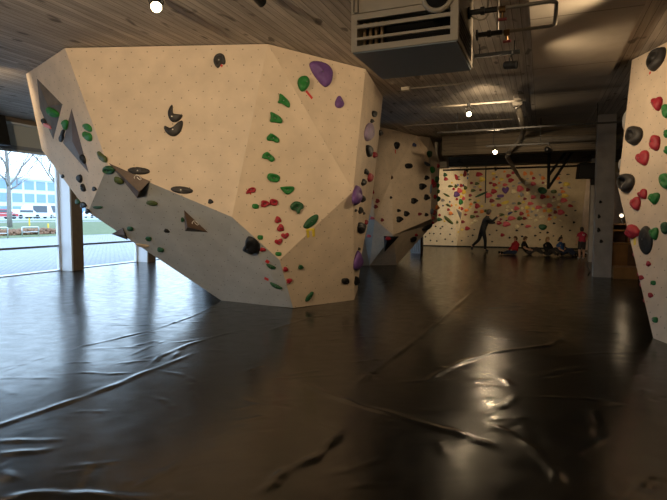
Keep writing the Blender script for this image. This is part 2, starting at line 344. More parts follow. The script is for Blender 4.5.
for i in range(len(ends)-1):
    a = ends[i]+(.38 if i else 0); b = ends[i+1]-(.02 if i < len(ends)-2 else 0)
    if b-a < .3: continue
    if a > 16:
        mb = MB(); mb.box((WX-.1, a, .02), (WX+.02, b, HZ)); o = struct(mb.build('wall_left_rear', M['plaster'])); continue
    r = bpy.data.objects.new('window_%d' % (i+1), None); COL.objects.link(r); r.location = (WX, a, 0); r['kind'] = 'structure'
    mb = MB(); w = .07
    mb.box((WX-.05, a, .02), (WX+.03, a+w, HZ-.09)); mb.box((WX-.05, b-w, .02), (WX+.03, b, HZ-.09)); mb.box((WX-.05, a+w, HZ-.15), (WX+.03, b-w, HZ-.09))
    rel(mb, 'window_frame', M['white_frame'], r)
    mb = MB(); mb.box((WX-.05, a+w, .66), (WX+.05, b-w, .715)); rel(mb, 'transom', M['frame_grey'], r)
    mb = MB(); mb.add([(WX, a+w, .02), (WX, b-w, .02), (WX, b-w, HZ-.15), (WX, a+w, HZ-.15)], [(0,1,2,3)]); rel(mb, 'pane', M['glass'], r)
# ------------------------------------------------------------------ climbing boulders
class Surf:
    def __init__(s): s.t = []
    def tri(s, a, b, c):
        n = (b-a).cross(c-a).normalized()
        if n.dot(a-CAM) > 0: n = -n
        s.t.append((a, b, c, n))
    def poly(s, ps):
        for i in range(1, len(ps)-1): s.tri(ps[0], ps[i], ps[i+1])
    def hit(s, px, py):
        d = ray(px, py); best = None
        for a, b, c, n in s.t:
            h = geometry.intersect_ray_tri(a, b, c, d, CAM, True)
            if h and (h-CAM).dot(d) > 0 and (best is None or (h-CAM).length < best[2]): best = (h, n, (h-CAM).length)
        if best is None:      # just past an edge: nearest face by its centre
            def key(t):
                c = (t[0]+t[1]+t[2])/3; q = c-CAM; return min(abs(q.normalized().dot(ray(px, py).normalized())-1), 9)
            bt = None
            for t in s.t:
                p = atp(px, py, t[0], t[3]); 
                # distance of p from triangle
                q = geometry.closest_point_on_tri(p, t[0], t[1], t[2]); dd = (p-q).length
                if bt is None or dd < bt[0]: bt = (dd, p, t[3])
            return bt[1], bt[2]
        return best[0], best[1]
def panels(root, specs):
    """specs: (name, material, list of polygons)"""
    S = Surf()
    for name, m, polys in specs:
        mb = MB()
        idx = {}
        for ps in polys:
            for p in ps: idx.setdefault(tuple(p), len(idx))
        mb.v = list(idx.keys()); mb.f = [tuple(idx[tuple(p)] for p in ps) for ps in polys]; mb.mi = [0]*len(mb.f)
        rel(mb, name, m, root, uv=True)
        if name not in ('back_panel', 'top_cap'):
            for ps in polys: S.poly(ps)
    return S
HT = H-.012
def plane(a, b, c): n = (b-a).cross(c-a).normalized(); return a, n
# --- the big boulder in the foreground
T1, T2, T3, T4, T5 = [atz(x, y, HT) for x, y in ((26,74),(65,48),(268,44),(365.5,69),(383,97))]
B1, B2, B3, B4 = [atz(x, y, 0) for x, y in ((222,301),(293,308),(354,300),(357.5,290))]
# the corner and kick panels are flat faces meeting along one edge
E = atd(353, 191, 8.15); K = atp(279.5, 260, *plane(E, B3, B2)); F = atp(232, 217, *plane(T3, E, K))
G = atp(108, 165, *plane(T2, T3, F))
Lb = atp(42, 150, *plane(T1, T2, G)); Hh = atp(88, 212, *plane(T1, T2, G))
M5 = atp(371.5, 206, *plane(T5, B3, E)); M6 = atp(361.5, 255, *plane(M5, B3, B4))
Tb = atz(225, 112, HT); Bb = atz(325, 286, 0)
big = empty('climbing_boulder', ((B1+B2+B3)/3)*1.0, 'huge faceted cream climbing boulder reaching the ceiling on the left', 'climbing wall')
big.location.z = 0
SB = panels(big, [('front_panel', M['ply'], [[T2, T3, F, G]]), ('corner_panel', M['ply'], [[T3, E, F], [F, E, K]]), ('upper_corner_panel', M['ply'], [[T3, T4, E]]),
    ('end_panel', M['ply'], [[T1, T2, G, Hh, Lb]]), ('underside_panel', M['ply_shade'], [[G, F, B1, Hh], [F, K, B2, B1]]), ('kick_panel', M['ply'], [[K, E, B3, B2]]),
    ('side_panel', M['ply'], [[T4, T5, E], [E, T5, M5], [E, M5, M6, B3], [B3, M6, B4]]),
    ('back_panel', M['ply_edge'], [[T1, Tb, Lb], [Lb, Tb, Hh], [Hh, Tb, Bb], [Hh, Bb, B1], [T5, Tb, M5], [M5, Tb, Bb], [M5, Bb, M6], [M6, Bb, B4], [B1, Bb, B2], [B2, Bb, B3], [B3, Bb, B4]]),
    ('top_cap', M['dark_void'], [[T1, T2, T3, T4, T5, Tb]])])
# --- the second boulder behind it
a1, a0, b_, c_, cc = [atz(x, y, HT) for x, y in ((382,128),(368,124),(404,132.6),(416,135),(430,137.4))]
d_, e_, f_, g_, m_ = atd(392,177,14.7), atd(431,173,15.7), atd(393.2,235,14.6), atd(431,219,15.5), atd(427.5,149.5,15.6)
n1, n2, k_ = atd(439.8,163,17.0), atd(437,222,17.0), atd(433.5,224,16.2)
h_, h2 = atd(374.7,219,14.5), atd(358,206,14.6)
i_, i2, j_ = atz(369.5,265.5,0), atz(352,266,0), atz(396.5,265,0)
tb2, bb2 = atz(400, 146, HT), atz(385, 255, 0)
far = empty('climbing_boulder', ((i_+j_)/2), 'second cream climbing boulder standing behind the right edge of the huge one', 'climbing wall')
far.location.z = 0
SF = panels(far, [('left_panel', M['ply'], [[a0, a1, b_, d_], [a0, d_, h_], [d_, f_, h_], [a0, h_, h2]]), ('upper_panel', M['ply'], [[b_, c_, m_, e_, d_]]), ('main_panel', M['ply'], [[d_, e_, g_, f_]]),
    ('right_panel', M['ply'], [[c_, cc, m_], [cc, n1, m_], [m_, n1, e_], [e_, n1, n2], [e_, n2, g_]]), ('underside_panel', M['ply'], [[h_, f_, i_], [f_, g_, k_], [f_, k_, j_], [f_, j_, i_], [g_, n2, k_]]),
    ('kick_panel', M['ply_shade'], [[h2, h_, i_, i2]]),
    ('back_panel', M['ply_edge'], [[cc, tb2, n1], [n1, tb2, n2], [n2, tb2, bb2], [n2, bb2, k_], [k_, bb2, j_], [a0, tb2, h2], [h2, tb2, bb2], [h2, bb2, i2], [i2, bb2, i_], [i_, bb2, j_]]), ('top_cap', M['dark_void'], [[a0, a1, b_, c_, cc, tb2]])])
# --- the slab at the right edge
b0 = atz(653.3, 338.5, 0); t0 = atz(632, 60, HT); t1 = atz(667, 42, HT)
P0 = plane(b0, t0, t1); ML = atp(618, 188, *P0)
t2 = t0+(t1-t0)*2.2; c1 = atp(705, 240, *P0); b1 = atz(705, 358, 0); c2 = t2.lerp(c1, .5)
tb3 = Vector((4.2, 10.6, HT)); bb3 = Vector((3.6, 9.3, 0)); b2 = b1+Vector((.9, .2, 0))
slab = empty('climbing_boulder', b0.copy(), 'cream climbing boulder cut off by the right edge of the picture', 'climbing wall')
SR = panels(slab, [('front_panel', M['ply'], [[b0, ML, t0, t2, c1]]), ('kick_panel', M['ply'], [[b0, c1, b1]]),
    ('back_panel', M['ply_edge'], [[ML, b0, bb3], [ML, bb3, tb3], [ML, tb3, t0], [t2, tb3, c1], [c1, tb3, b2], [c1, b2, b1], [tb3, bb3, b2], [b0, b1, b2, bb3]]), ('top_cap', M['dark_void'], [[t0, t2, tb3]])])
# --- climbing walls at the far end of the hall
SW = Surf(); SW.poly([Vector((-9, YB-.002, 0)), Vector((5, YB-.002, 0)), Vector((5, YB-.002, H)), Vector((-9, YB-.002, H))])
pb = atY(456.5, 246, YB-.01); pb.z = 0
pl1 = (pb, Vector((0, -math.cos(.2), -math.sin(.2))))
q1, q2 = atp(451.5, 158, *pl1), None
def on1(x, z): return Vector((x, pb.y-z*math.tan(.2), z))
q1 = on1(atp(452, 168, *pl1).x, H-.01); lf = -10.5
W1 = [on1(lf, 0), on1(pb.x, 0), on1(pb.x+(q1.x-pb.x)*1.0, H-.01), on1(lf, H-.01)]
q3 = atY(470.5, 162, YB-.01); q3.z = H-.01
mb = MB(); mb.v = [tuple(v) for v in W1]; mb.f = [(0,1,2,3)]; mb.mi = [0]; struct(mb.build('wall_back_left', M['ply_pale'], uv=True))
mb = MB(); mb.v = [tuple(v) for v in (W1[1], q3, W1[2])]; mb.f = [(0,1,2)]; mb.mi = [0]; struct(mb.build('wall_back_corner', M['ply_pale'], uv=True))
SW1 = Surf(); SW1.poly(W1); SW2 = Surf(); SW2.poly([W1[1], q3, W1[2]])
# leaning panel where the far wall ends behind the columns
wa, wb_ = atY(586.5, 184, YB-.01), atY(579, 252, YB-.01); wb_.z = 0; wa.z = 3.3
wc, wd = Vector((wb_.x+1.5, YB-2.2, 0)), Vector((wb_.x+1.5, YB-1.6, 3.3))
mb = MB(); mb.v = [tuple(v) for v in (wa, wb_, wc, wd)]; mb.f = [(0,1,2,3)]; mb.mi = [0]; struct(mb.build('wall_back_right', M['ply'], uv=True))
# strip of skirting at the foot of the far walls
mb = MB(); mb.box((-9, YB-.06, 0), (XR, YB-.01, .05)); struct(mb.build('baseboard_back', M['dark_void']))
# ------------------------------------------------------------------ climbing holds
def circ(n=18): return [(math.cos(2*math.pi*k/n), math.sin(2*math.pi*k/n)) for k in range(n)]
OUT = {'oval': circ(),
 'egg': [(x*(1-.22*y), y) for x, y in circ()],
 'lump': [(x*(1+.13*math.sin(3*a+1)+.06*math.sin(5*a)), y*(1+.13*math.sin(3*a+1)+.06*math.sin(5*a))) for a, (x, y) in ((2*math.pi*k/18, p) for k, p in enumerate(circ()))],
 'heart': [(0,-.55),(.25,-.95),(.7,-1),(1,-.55),(.9,-.05),(.5,.6),(.05,1),(-.45,.65),(-.9,.15),(-1,-.4),(-.75,-.85),(-.3,-.85)],
 'wedge': [(-1,.5),(-.85,-.4),(-.35,-1),(.2,-.6),(.9,-.1),(1,.6),(.6,1),(-.1,.55),(-.6,.75)],
 'fin': [(-1,.9),(-.75,.0),(-.2,-.55),(.6,-1),(1,-.75),(.75,.0),(.1,.7),(-.5,1)],
 'half': [(-1,.15),(-.3,-.25),(.5,-.4),(1,-.2),(.75,.55),(.1,.9),(-.6,.75)],
 'block': [(-1,-.55),(-.6,-1),(.7,-.85),(1,-.2),(.85,.75),(.2,1),(-.7,.8),(-1,.2)],
 'jug': [(-.95,-.2),(-.5,-.85),(.2,-1),(.95,-.55),(1,.1),(.5,.4),(.45,1),(.1,.95),(-.15,.45),(-.75,.4)],
 'drop': [(0,-1),(.35,-.6),(.75,0),(.95,.5),(.5,.92),(-.1,1),(-.65,.85),(-.85,.3),(-.6,-.3),(-.3,-.75)]}
def chaikin(p, it=1):
    for _ in range(it):
        q = []
        for i in range(len(p)):
            a, b = p[i], p[(i+1)%len(p)]
            q += [(a[0]*.75+b[0]*.25, a[1]*.75+b[1]*.25), (a[0]*.25+b[0]*.75, a[1]*.25+b[1]*.75)]
        p = q
    return p
PROF = {'dome': [(1,0,0),(.99,.3,0),(.9,.66,0),(.7,.9,0),(.4,1,0),(.12,1.02,0)],
        'jug': [(1,0,0),(1,.45,0),(.9,.85,.05),(.74,1,.1),(.56,.96,.16),(.4,.62,.2),(.18,.5,.2)],
        'donut': [(1,0,0),(.99,.35,0),(.92,.7,.12),(.8,.95,.3),(.68,1,.5),(.56,.96,.7),(.48,.55,.9),(.36,.08,1),(.15,.05,1)],
        'ring': [(1,0,0),(.98,.5,0),(.85,.95,0),(.7,1,0),(.55,.8,0),(.45,.35,0),(.2,.25,0)],
        'edge': [(1,0,0),(.93,.7,0),(.8,1,0),(.35,.9,0),(.1,.85,0)],
        'facet': [(1,0,0),(.9,.55,.0),(.55,1,-.1),(.15,1.02,-.12)]}
def proj(q):
    v = q-CAM; z = v.dot(FW); return (CX+FPX*v.dot(RT)/z, CY-FPX*v.dot(UP)/z)
def local_frame(n):
    y = Vector((0,0,1)); y = y-n*y.dot(n)
    if y.length < .1: y = Vector((0,1,0))-n*n.y
    y.normalize(); x = y.cross(n); return x, y
LBL = {}
def nm(kind): return kind
def hold(S, shape, prof, px, py, w, h, rot, colr, label, ht=.5, bolt=None, off=(0,0), group=None, name='climbing_hold', cat='climbing hold', pts=None, pl=None, smooth=None):
    p, n = pl if pl and pl[0] is not None and len(pl) == 2 and not callable(pl) else (None, None)
    if p is None: p, n = S.hit(px, py)
    else: p = atp(px, py, p, n)
    x, y = local_frame(n)
    if pts is None:
        c, s = math.cos(R(rot)), math.sin(R(rot)); o = OUT[shape]; o = chaikin(o, 1) if len(o) < 16 else o
        pp = [(px+(a*w/2)*c-(b*h/2)*s, py+(a*w/2)*s+(b*h/2)*c) for a, b in o]
    else: pp = chaikin(pts, 2)
    def flat(pp_):
        qs = [atp(a, b, p, n)-p for a, b in pp_]; L = [Vector((q.dot(x), q.dot(y))) for q in qs]
        size = 2*sum(v.length for v in L)/len(L)
        mn = min(max(v.dot(d) for v in L)-min(v.dot(d) for v in L) for d in (Vector((math.cos(a_*.196), math.sin(a_*.196))) for a_ in range(16)))
        return L, size, ht*min(size, mn*1.15)*.58
    L, size, hh = flat(pp)
    # the raised top leans toward the eye: pull the base back so base and top together fill the seen outline
    for _ in range(2):
        dv = Vector(proj(p+n*hh))-Vector(proj(p)); dl = dv.length
        if dl < .3: break
        u_ = dv/dl; cc_ = Vector((sum(a for a, b in pp)/len(pp), sum(b for a, b in pp)/len(pp)))
        if _ == 0: pp0 = pp; ext = max((Vector(q)-cc_).dot(u_) for q in pp)-min((Vector(q)-cc_).dot(u_) for q in pp)
        kk = max(.8 if S is not SR else .62, 1-.4*dl/ext); cc_ = Vector((sum(a for a, b in pp0)/len(pp0), sum(b for a, b in pp0)/len(pp0)))
        pp = []
        for q in pp0:
            v = Vector(q)-cc_; t_ = v.dot(u_); v = v-u_*t_+u_*t_*kk; pp.append(tuple(cc_+v-dv*.4))
        L, size, hh = flat(pp)
    k = len(L); mb = MB(); vs = []; rnd = random.Random(int(px*13+py*7))
    ofv = Vector((off[0], -off[1]))*size*.5
    sx = 1
    ph = [rnd.uniform(0, 6.28) for _ in range(3)]
    for (sc, hz, of) in PROF[prof]:
        for i, v in enumerate(L):
            a = 2*math.pi*i/k
            z = hz*hh*(1+.10*math.sin(2*a+ph[0])+.06*math.sin(3*a+ph[1])) if hz else 0
            q = v*sc+ofv*of
            vs.append((q.x, q.y, z))
    nr = len(PROF[prof]); fs = [tuple(reversed(range(k)))]
    for r_ in range(nr-1):
        for i in range(k): fs.append((r_*k+i, r_*k+(i+1)%k, (r_+1)*k+(i+1)%k, (r_+1)*k+i))
    fs.append(tuple((nr-1)*k+i for i in range(k)))
    mb.add(vs, fs)
    o = mb.build(name, M['h_'+colr] if 'h_'+colr in M else M[colr], smooth=(prof != 'facet') if smooth is None else smooth)
    o.location = p; o.rotation_euler = Matrix((x, y, n)).transposed().to_euler()
    tag(o, label, cat, group)
    if bolt is None: bolt = min(w, h) >= 6
    if bolt and size > .06:
        zz = PROF[prof][-1][1]*hh; c0 = ofv*PROF[prof][-1][2]
        b = MB().lathe((c0.x, c0.y, zz-.006), (0,0,1), [(.011, 0), (.011, .011), (.006, .011)], 6).build('bolt', M['bolt'], o)
    return o
def child_world(o, parent):
    bpy.context.view_layer.update()
    o.parent = parent; o.matrix_parent_inverse = Matrix.Identity(4)
    o.data.transform(parent.matrix_world.inverted()); return o
def strip(S, a, b, w, name, m, parent=None, label=None, pl=None, lift=.004):
    """a strip of tape stuck on the panel from pixel a to pixel b"""
    if pl is None: p, n = S.hit((a[0]+b[0])/2, (a[1]+b[1])/2)
    else: p, n = pl
    A, B = atp(*a, p, n), atp(*b, p, n); d = (B-A).normalized(); s = n.cross(d)*w/2
    c = (A+B)/2+n*lift/2
    mb = MB(); mb.obox(c, (B-A)/2, s, n*lift/2); o = mb.build(name, m)
    if parent is not None: child_world(o, parent)
    if label: o['label'] = label
    return o
def volume(S, pts, apex, ht, m, label, bump_ht=None):
    """a wooden volume: traced base, one raised point"""
    cx = sum(p[0] for p in pts)/len(pts); cy = sum(p[1] for p in pts)/len(pts)
    p, n = S.hit(cx, cy); base = [atp(a, b, p, n) for a, b in pts]; ap = atp(*apex, p, n)+n*ht
    # the raised point is seen at the given pixel
    ap = atp(*apex, p+n*ht, n)
    mb = MB(); k = len(base); mb.v = [tuple(v-p) for v in base+[ap]]; mb.f = [(i, (i+1)%k, k) for i in range(k)]+[tuple(reversed(range(k)))]; mb.mi = [0]*len(mb.f)
    o = mb.build('climbing_volume', m); o.location = p; tag(o, label, 'climbing volume')
    T = Surf()
    for i in range(k): T.tri(base[i], base[(i+1)%k], ap)
    return o, T
def scribble(T, parent, strokes, px, py, sc, r=.0045):
    p, n = T.hit(px, py); mb = MB()
    for st in strokes: mb.tube([atp(px+a*sc, py+b*sc, p, n)+n*.002 for a, b in st], r, 5)
    o = mb.build('white_mark', M['white_mark']); child_world(o, parent); o['label'] = 'white hand-drawn curved mark'; return o
SCR = [[(-3,1),(-3.2,-.8),(-1.4,-2.4),(.8,-2),(2.8,-.2),(4,2)], [(-.6,-.6),(.6,.9),(2.2,2.2),(3.2,2.2)]]
S = SB
A_ = 'on the wide front of the huge boulder'
# front panel
def H_(label, colr, px, py, w, h, rot=0, shape='lump', prof='dome', ht=.5, **kw): return hold(kw.pop('S', S), shape, prof, px, py, w, h, rot, colr, label, ht, **kw)
o = H_('dark grey hooked ring hold near the top of the huge front panel','charcoal',219,60,12,15,prof='ring',ht=.28,pts=[(213,60),(214.5,55),(219,52.5),(223.5,54),(225,58),(225.8,62),(224.5,65),(221,63.5),(219,68),(216.5,67.8),(214,64.5)])
strip(S,(220.5,65),(222.5,66.5),.03,'tag',M['tape_red'],o,'red tag')
H_('black horn-shaped hold curving upward, upper one of the interlocked pair','charcoal',173,117,14,18,prof='dome',ht=.38,pts=[(171,104),(172.3,105),(172,111),(173,113.5),(178,114),(182.5,114.5),(182.5,116.5),(180.5,119.5),(177,122),(173,122.5),(169.5,120),(167.5,115.5),(167.5,110)])
H_('black crescent hold opening upward, lower one of the interlocked pair','charcoal',174,130,20,16,prof='dome',ht=.38,pts=[(164,125),(166,126),(169,128),(173,127),(176,124),(179,121),(182,120),(183,123),(182,129),(179,134),(174,136.8),(169,135.5),(165,131.5),(163,127.5)])
H_('long black oval hold on the front panel edge above the larger brown volume','charcoal',138.5,170.8,23,7.5,4,'oval',ht=.45)
H_('long black oval hold in the middle of the front panel lower edge','charcoal',181.6,190,23,7.5,6,'oval',ht=.45)
H_('tiny black hold low on the front panel, right of the long ovals','black',210.4,201.6,5.5,5)
# upper right corner panels
o = H_('largest purple dome hold at the top right of the huge boulder','purple',320,73,25,27,prof='dome',ht=.3,pts=[(309.7,64.7),(311,61.5),(316,60.3),(323,61.3),(329,63.4),(333,68),(334,73),(333,79.5),(330.5,84.5),(326.6,87.3),(322,84.5),(317,78.5),(312,71.5)],bolt=True)
o = H_('green ball hold with a red tape arrow below it','green',304,83.4,11.5,16,10,'egg',ht=.6)
strip(S,(306,91),(312.2,98.5),.04,'tape_strip',M['tape_red'],o,'red tape')
H_('smaller purple and lilac hold right of the green ball, below the largest dome','purple',339.6,101.6,11,13,0,'drop',ht=.45)
for lb, pts in (('topmost flared green hold of the green line descending the corner',[(279.3,94),(280.5,93.2),(284,96),(290.3,102.3),(290,108),(287,107),(282.4,103.7),(277,103),(279.5,99)]),
                ('second flared green hold from the top of the green line',[(270.2,112),(272,111.8),(282.6,117.8),(282.4,123.9),(276,122.5),(269.2,122.3),(271,117)])):
    cx = sum(p[0] for p in pts)/len(pts); cy = sum(p[1] for p in pts)/len(pts); H_(lb,'green',cx,cy,12,10,prof='jug',ht=.4,pts=pts)
H_('third green hold down the green line, a small notched wedge','green',273.3,138,13.5,9.5,8,'wedge','jug',.45)
H_('fourth green hold down the green line, below the notched wedge','green',268.6,156.6,13.5,9.5,14,'wedge','jug',.45)
H_('fifth green hold down the green line, above the twisted green jug','green',273.7,177.8,13,9,8,'block','jug',.45)
H_('twisted green jug hold with a pointed left end','green',287.6,189.8,14.5,9.5,prof='jug',ht=.45,pts=[(279.5,187.3),(283,186.5),(294,185.9),(295,189.5),(291,193.5),(287,194.8),(283.5,192.5)])
H_('hooked dark green jug hold between the twisted jug and the half moon','darkgreen',296.7,207.5,14.5,13,0,'jug','jug',.45)
o = H_('green half moon hold with yellow tape legs beneath','darkgreen',311.3,221.3,17,15,prof='dome',ht=.4,pts=[(303,226),(306,221),(311,216.5),(317,213.8),(319,216),(318,221),(314,225.5),(308,229),(304,228.3)])
strip(S,(307.3,229.5),(308.3,237.5),.045,'tape_strip',M['tape_yellow'],o,'yellow tape'); strip(S,(313,228),(313.8,236.5),.045,'tape_strip',M['tape_yellow'],o,'yellow tape'); strip(S,(306.5,230),(314,229),.03,'tape_strip',M['tape_yellow'],o,'yellow tape')
o = H_('red bean hold highest in the red cluster, short tape stem under it','red',250.8,189.5,10.5,6.5,-12,'half','jug',.5,pts=[(245.7,194.3),(246.3,191.4),(248.9,188.2),(252.4,186.9),(255.6,187.7),(256.1,190.3),(255.3,192.2),(252.4,192.5),(250.5,193.0),(247.9,193.8)]); strip(S,(250.6,191),(250.6,194.5),.02,'tape_strip',M['tape_red'],o,'red tape')
H_('left red hold of the touching side by side pair','red',264.9,203.7,9,7,-10,'lump','jug',.5); H_('right red hold of the touching side by side pair','red',274,202.3,8.5,7,8,'block','jug',.5)
H_('small green hold left of the side by side red pair','green',255.6,206.3,7,5.5,0,'block')
H_('red hold highest in the descending red column','red',278,220,6.5,7,10); H_('second red hold from the top of the descending red column','red',280.7,228,7,7.5,20)
H_('lobed red hold third down the descending red column','red',285.2,236,8.5,6.5,0,'heart',prof='dome'); H_('lobed red hold lowest in the descending red column','red',278.8,242,8.5,6.5,-8,'heart')
H_('small green hold above the big black hold, by the front panel crease','green',260.4,237.5,6,5,0,'block'); H_('small green hold just above the corner where the tan panels meet','green',278.6,254,6.5,4.5,0,'block')
# kick panel
H_('small dark green hold high on the lower tan kick panel','darkgreen',301,267.3,5.5,4.5); H_('long green hold near the floor on the tan kick panel','darkgreen',309.5,296.7,12,7,-28,'fin',ht=.5)
H_('black block hold at the right of the tan kick panel','black',345.7,281.4,8,6.5,-6,'block'); H_('upper small red hold along the left edge of the kick panel','red',285.7,269.5,5,5); H_('lower small red hold along the left edge of the kick panel','red',289.4,281,6,5,-30)
# underside
H_('big black rounded hold on the grey underside near the corner','black',249.5,245.6,16.5,18,prof='dome',ht=.5,pts=[(246,238),(249,236.5),(254,238.5),(258,243),(258.3,249),(256,253.5),(251,255),(245,253.3),(241.5,251),(243,247.5),(245.5,244.5)])
H_('small red hold right of the big black hold on the underside','red',262.6,249.8,6,4)
o = H_('upper long green hold with a red tag on the grey underside','darkgreen',271,266,11.5,6.5,28,'half'); strip(S,(265.8,260.5),(269,262.5),.06,'tag',M['tape_red'],o,'red tag')
o = H_('lower long green hold with a red tag on the grey underside','darkgreen',276,285.5,15,6.5,30,'half'); strip(S,(264.5,278),(268.5,279.8),.06,'tag',M['tape_red'],o,'red tag')
o, T = volume(S, [(108.6,163),(150,181.2),(137.3,198.2)], (139,192), .16, M['wood_dark'], 'largest dark brown triangular volume under the front panel edge'); scribble(T, o, SCR, 137.5, 177.5, 1.0)
o, T = volume(S, [(184,210),(185,231),(208,232.4)], (187.5,227), .14, M['wood_dark'], 'dark brown triangular volume in the middle of the grey underside'); scribble(T, o, SCR, 195, 223, .9)
volume(S, [(123,227.6),(111.5,234),(128,240)], (124.5,235), .06, M['wood_dark'], 'small brown triangular volume at the lower left edge of the grey underside')
H_('dark green hold at the left tip of the largest brown volume','darkgreen',107.7,170,13.5,7.5,4,'half','jug',pts=[(101.5,168.9),(105.4,166.2),(111.4,166.5),(115.3,169.5),(113.8,172.8),(108.4,174.0),(103.3,172.8)]); H_('olive hold hanging below the left side of the largest brown volume','olive',118.5,181,12,7,22,'oval',pts=[(112.9,177.3),(117.4,177.0),(122.5,179.7),(124.0,183.3),(120.4,185.1),(115.3,183.0)])
H_('dark green hold casting a long shadow at the left edge of the underside','darkgreen',97.3,207,11,5,4,'half'); H_('flat olive hold under the tip of the largest brown volume','olive',151.7,203.4,12,5,6,'oval')
H_('tiny green hold tucked beside the middle brown volume','darkgreen',182.4,220,3.5,5); H_('tiny green hold right of the small lower left volume','darkgreen',130,229,6.5,4.5,0,'block'); H_('tiny green hold above the beige lip hold','darkgreen',148.4,239,6.5,4.5,0,'block')
H_('tiny black hold left of the middle brown volume','black',166.4,231,6,3.5,15); H_('tiny dark green hold lowest on the grey underside','darkgreen',160.4,250,7,4.5,12,'block'); H_('beige lip hold on the lower left rim of the underside','tan',142,245,16,5.5,12,'half',ht=.35)
# end panel
o1, T1_ = volume(S, [(36.8,78.3),(62.4,104.4),(53.3,139.6),(40,108.4)], (48,106), .08, M['wood_grey'], 'upper kite-shaped grey brown volume on the narrow left end')
o2, T2_ = volume(S, [(71.5,108.4),(63,143),(88.8,173)], (72,141), .05, M['wood_dark'], 'lower pointed dark brown volume on the narrow left end')
def onT(T, *a, **k): return H_(*a, S=T, **k)
onT(T1_, 'bright green hold mounted on the upper kite-shaped volume','green',52,113,15,8,24,'half',ht=.5,pts=[(44.6,109.0),(47.0,106.9),(53.0,109.0),(58.4,112.6),(59.3,115.9),(56.6,118.0),(51.5,116.5),(46.4,113.5)])
H_('black hold at the left edge of the kite-shaped volume','black',44,121.8,4.5,7.5,-25); strip(S,(46.3,124.5),(53,127.2),.05,'tape_strip',M['tape_pink'],o1,'pink tape',lift=.05)
H_('green hold against the upper left of the pointed brown volume','green',65.3,124.5,6.5,10.5,-12,'egg',pts=[(61.4,121.6),(64.4,119.2),(68.0,121.0),(68.0,125.5),(65.6,130.9),(63.8,128.5),(61.7,125.5)])
H_('lobed black hold against the left corner of the pointed brown volume','black',61.8,136,5.5,12,14,'heart',pts=[(61.4,130.0),(63.8,128.8),(64.7,131.5),(63.2,134.4),(63.5,138.9),(60.8,142.5),(58.4,141.9),(59.0,138.3),(60.8,135.3)])
onT(T2_, 'black hold on the lower tip of the pointed brown volume','black',82.3,158,5.5,9,-20,'egg',pts=[(78.8,155.4),(81.8,153.9),(85.9,157.5),(86.2,162.3),(83.5,164.7),(80.0,159.9)])
H_('upper green hold of the pair near the end panel right edge','green',86.5,127,10,8.5,35,'fin',pts=[(82.1,124.0),(86.5,123.4),(90.7,126.1),(92.2,130.9),(89.8,132.4),(86.5,130.9),(82.4,127.0)]); H_('lower green hold of the pair near the end panel right edge','green',87.3,137,8,10.5,-15,'egg',pts=[(81.8,131.5),(84.7,131.8),(90.7,133.5),(92.2,138.3),(90.7,141.9),(87.1,141.0),(82.9,137.4)])
H_('olive green hold at the lower right edge of the end panel','olive',101.8,156.8,10,10,40,'fin',pts=[(95.8,151.5),(98.5,151.2),(102.4,154.8),(106.3,156.9),(106.9,162.3),(104.8,162.9),(100.9,160.2),(97.3,156.9)]); H_('upper black hold of the stacked pair below the pointed volume','black',79,177.8,7,8.5,-15,pts=[(77.0,174.9),(80.9,174.3),(82.4,179.4),(81.2,182.7),(78.8,183.3),(76.1,179.4)]); H_('lower black hold of the stacked pair below the pointed volume','black',83.4,187,6.5,8,-20,pts=[(80.0,184.5),(82.4,183.3),(85.0,187.5),(85.6,191.1),(82.9,192.3),(80.6,189.3)])
H_('lone small black hold right of the stacked black pair','black',94,189,4.5,4.5); H_('tiny black hold on the left rim of the end panel','black',62.5,176.3,3,4); H_('dark green hold on the lower rim of the end panel','darkgreen',77.3,202,5,5.5); H_('black hold next to the green one on the end panel rim','black',83,205.3,6.5,6); H_('black hold lowest on the rim of the end panel','black',87.3,211.5,5,5)
# narrow right side panel
V_ = 'on the narrow right side of the huge boulder'
H_('topmost small black hold on the narrow right side panel','black',374.8,114,5,7,0,'block'); H_('tiny black hold just above the lilac drop hold','black',372.4,121,4,4)
H_('lilac drop-shaped hold high on the narrow right side panel','lilac',369.6,132,9,19,12,'oval',ht=.35); H_('black hold on the far edge of the narrow side panel','black',381,133,3.5,6)
H_('long black hold below the lilac drop on the side panel','black',369.4,151,5,13,-6,'block'); H_('small red hold beside the long black hold on the side panel','red',375.4,155,4.5,6)
H_('black hold above the middle purple drop, side panel','black',366.8,171.6,5,7,0,'wedge'); H_('red hold halfway up the narrow side panel','red',370.5,177.5,5,9); H_('black hold left below the halfway red hold, side panel','black',364,182.5,4.5,7,10)
H_('middle purple drop hold on the left edge of the side panel','purple',357,195,9,21,4,'drop',ht=.4); H_('black hold right of the middle purple drop','black',363.2,199,4.5,7,10); H_('tiny black hold below the middle purple drop','black',356.2,210.4,2.2,3)
H_('black hold mid-height under the middle purple drop, side panel','black',361,210.5,4.5,7,10); H_('tiny black hold right of the mid-height black hold','black',364.2,213.3,2.2,3); H_('black block hold with pale lip low on the side panel','black',361.8,228,7,12,4,'block')
H_('tiny red hold above the black block on the side panel','red',366.5,222.4,3,5); H_('tiny black hold between the black block and lowest purple drop','black',359.4,249,2.8,3); H_('lowest purple drop hold near the floor on the side panel','purple',358.3,260.5,9,21,4,'drop',ht=.4); H_('black hold closest to the floor on the side panel','black',357,281,4.5,9)
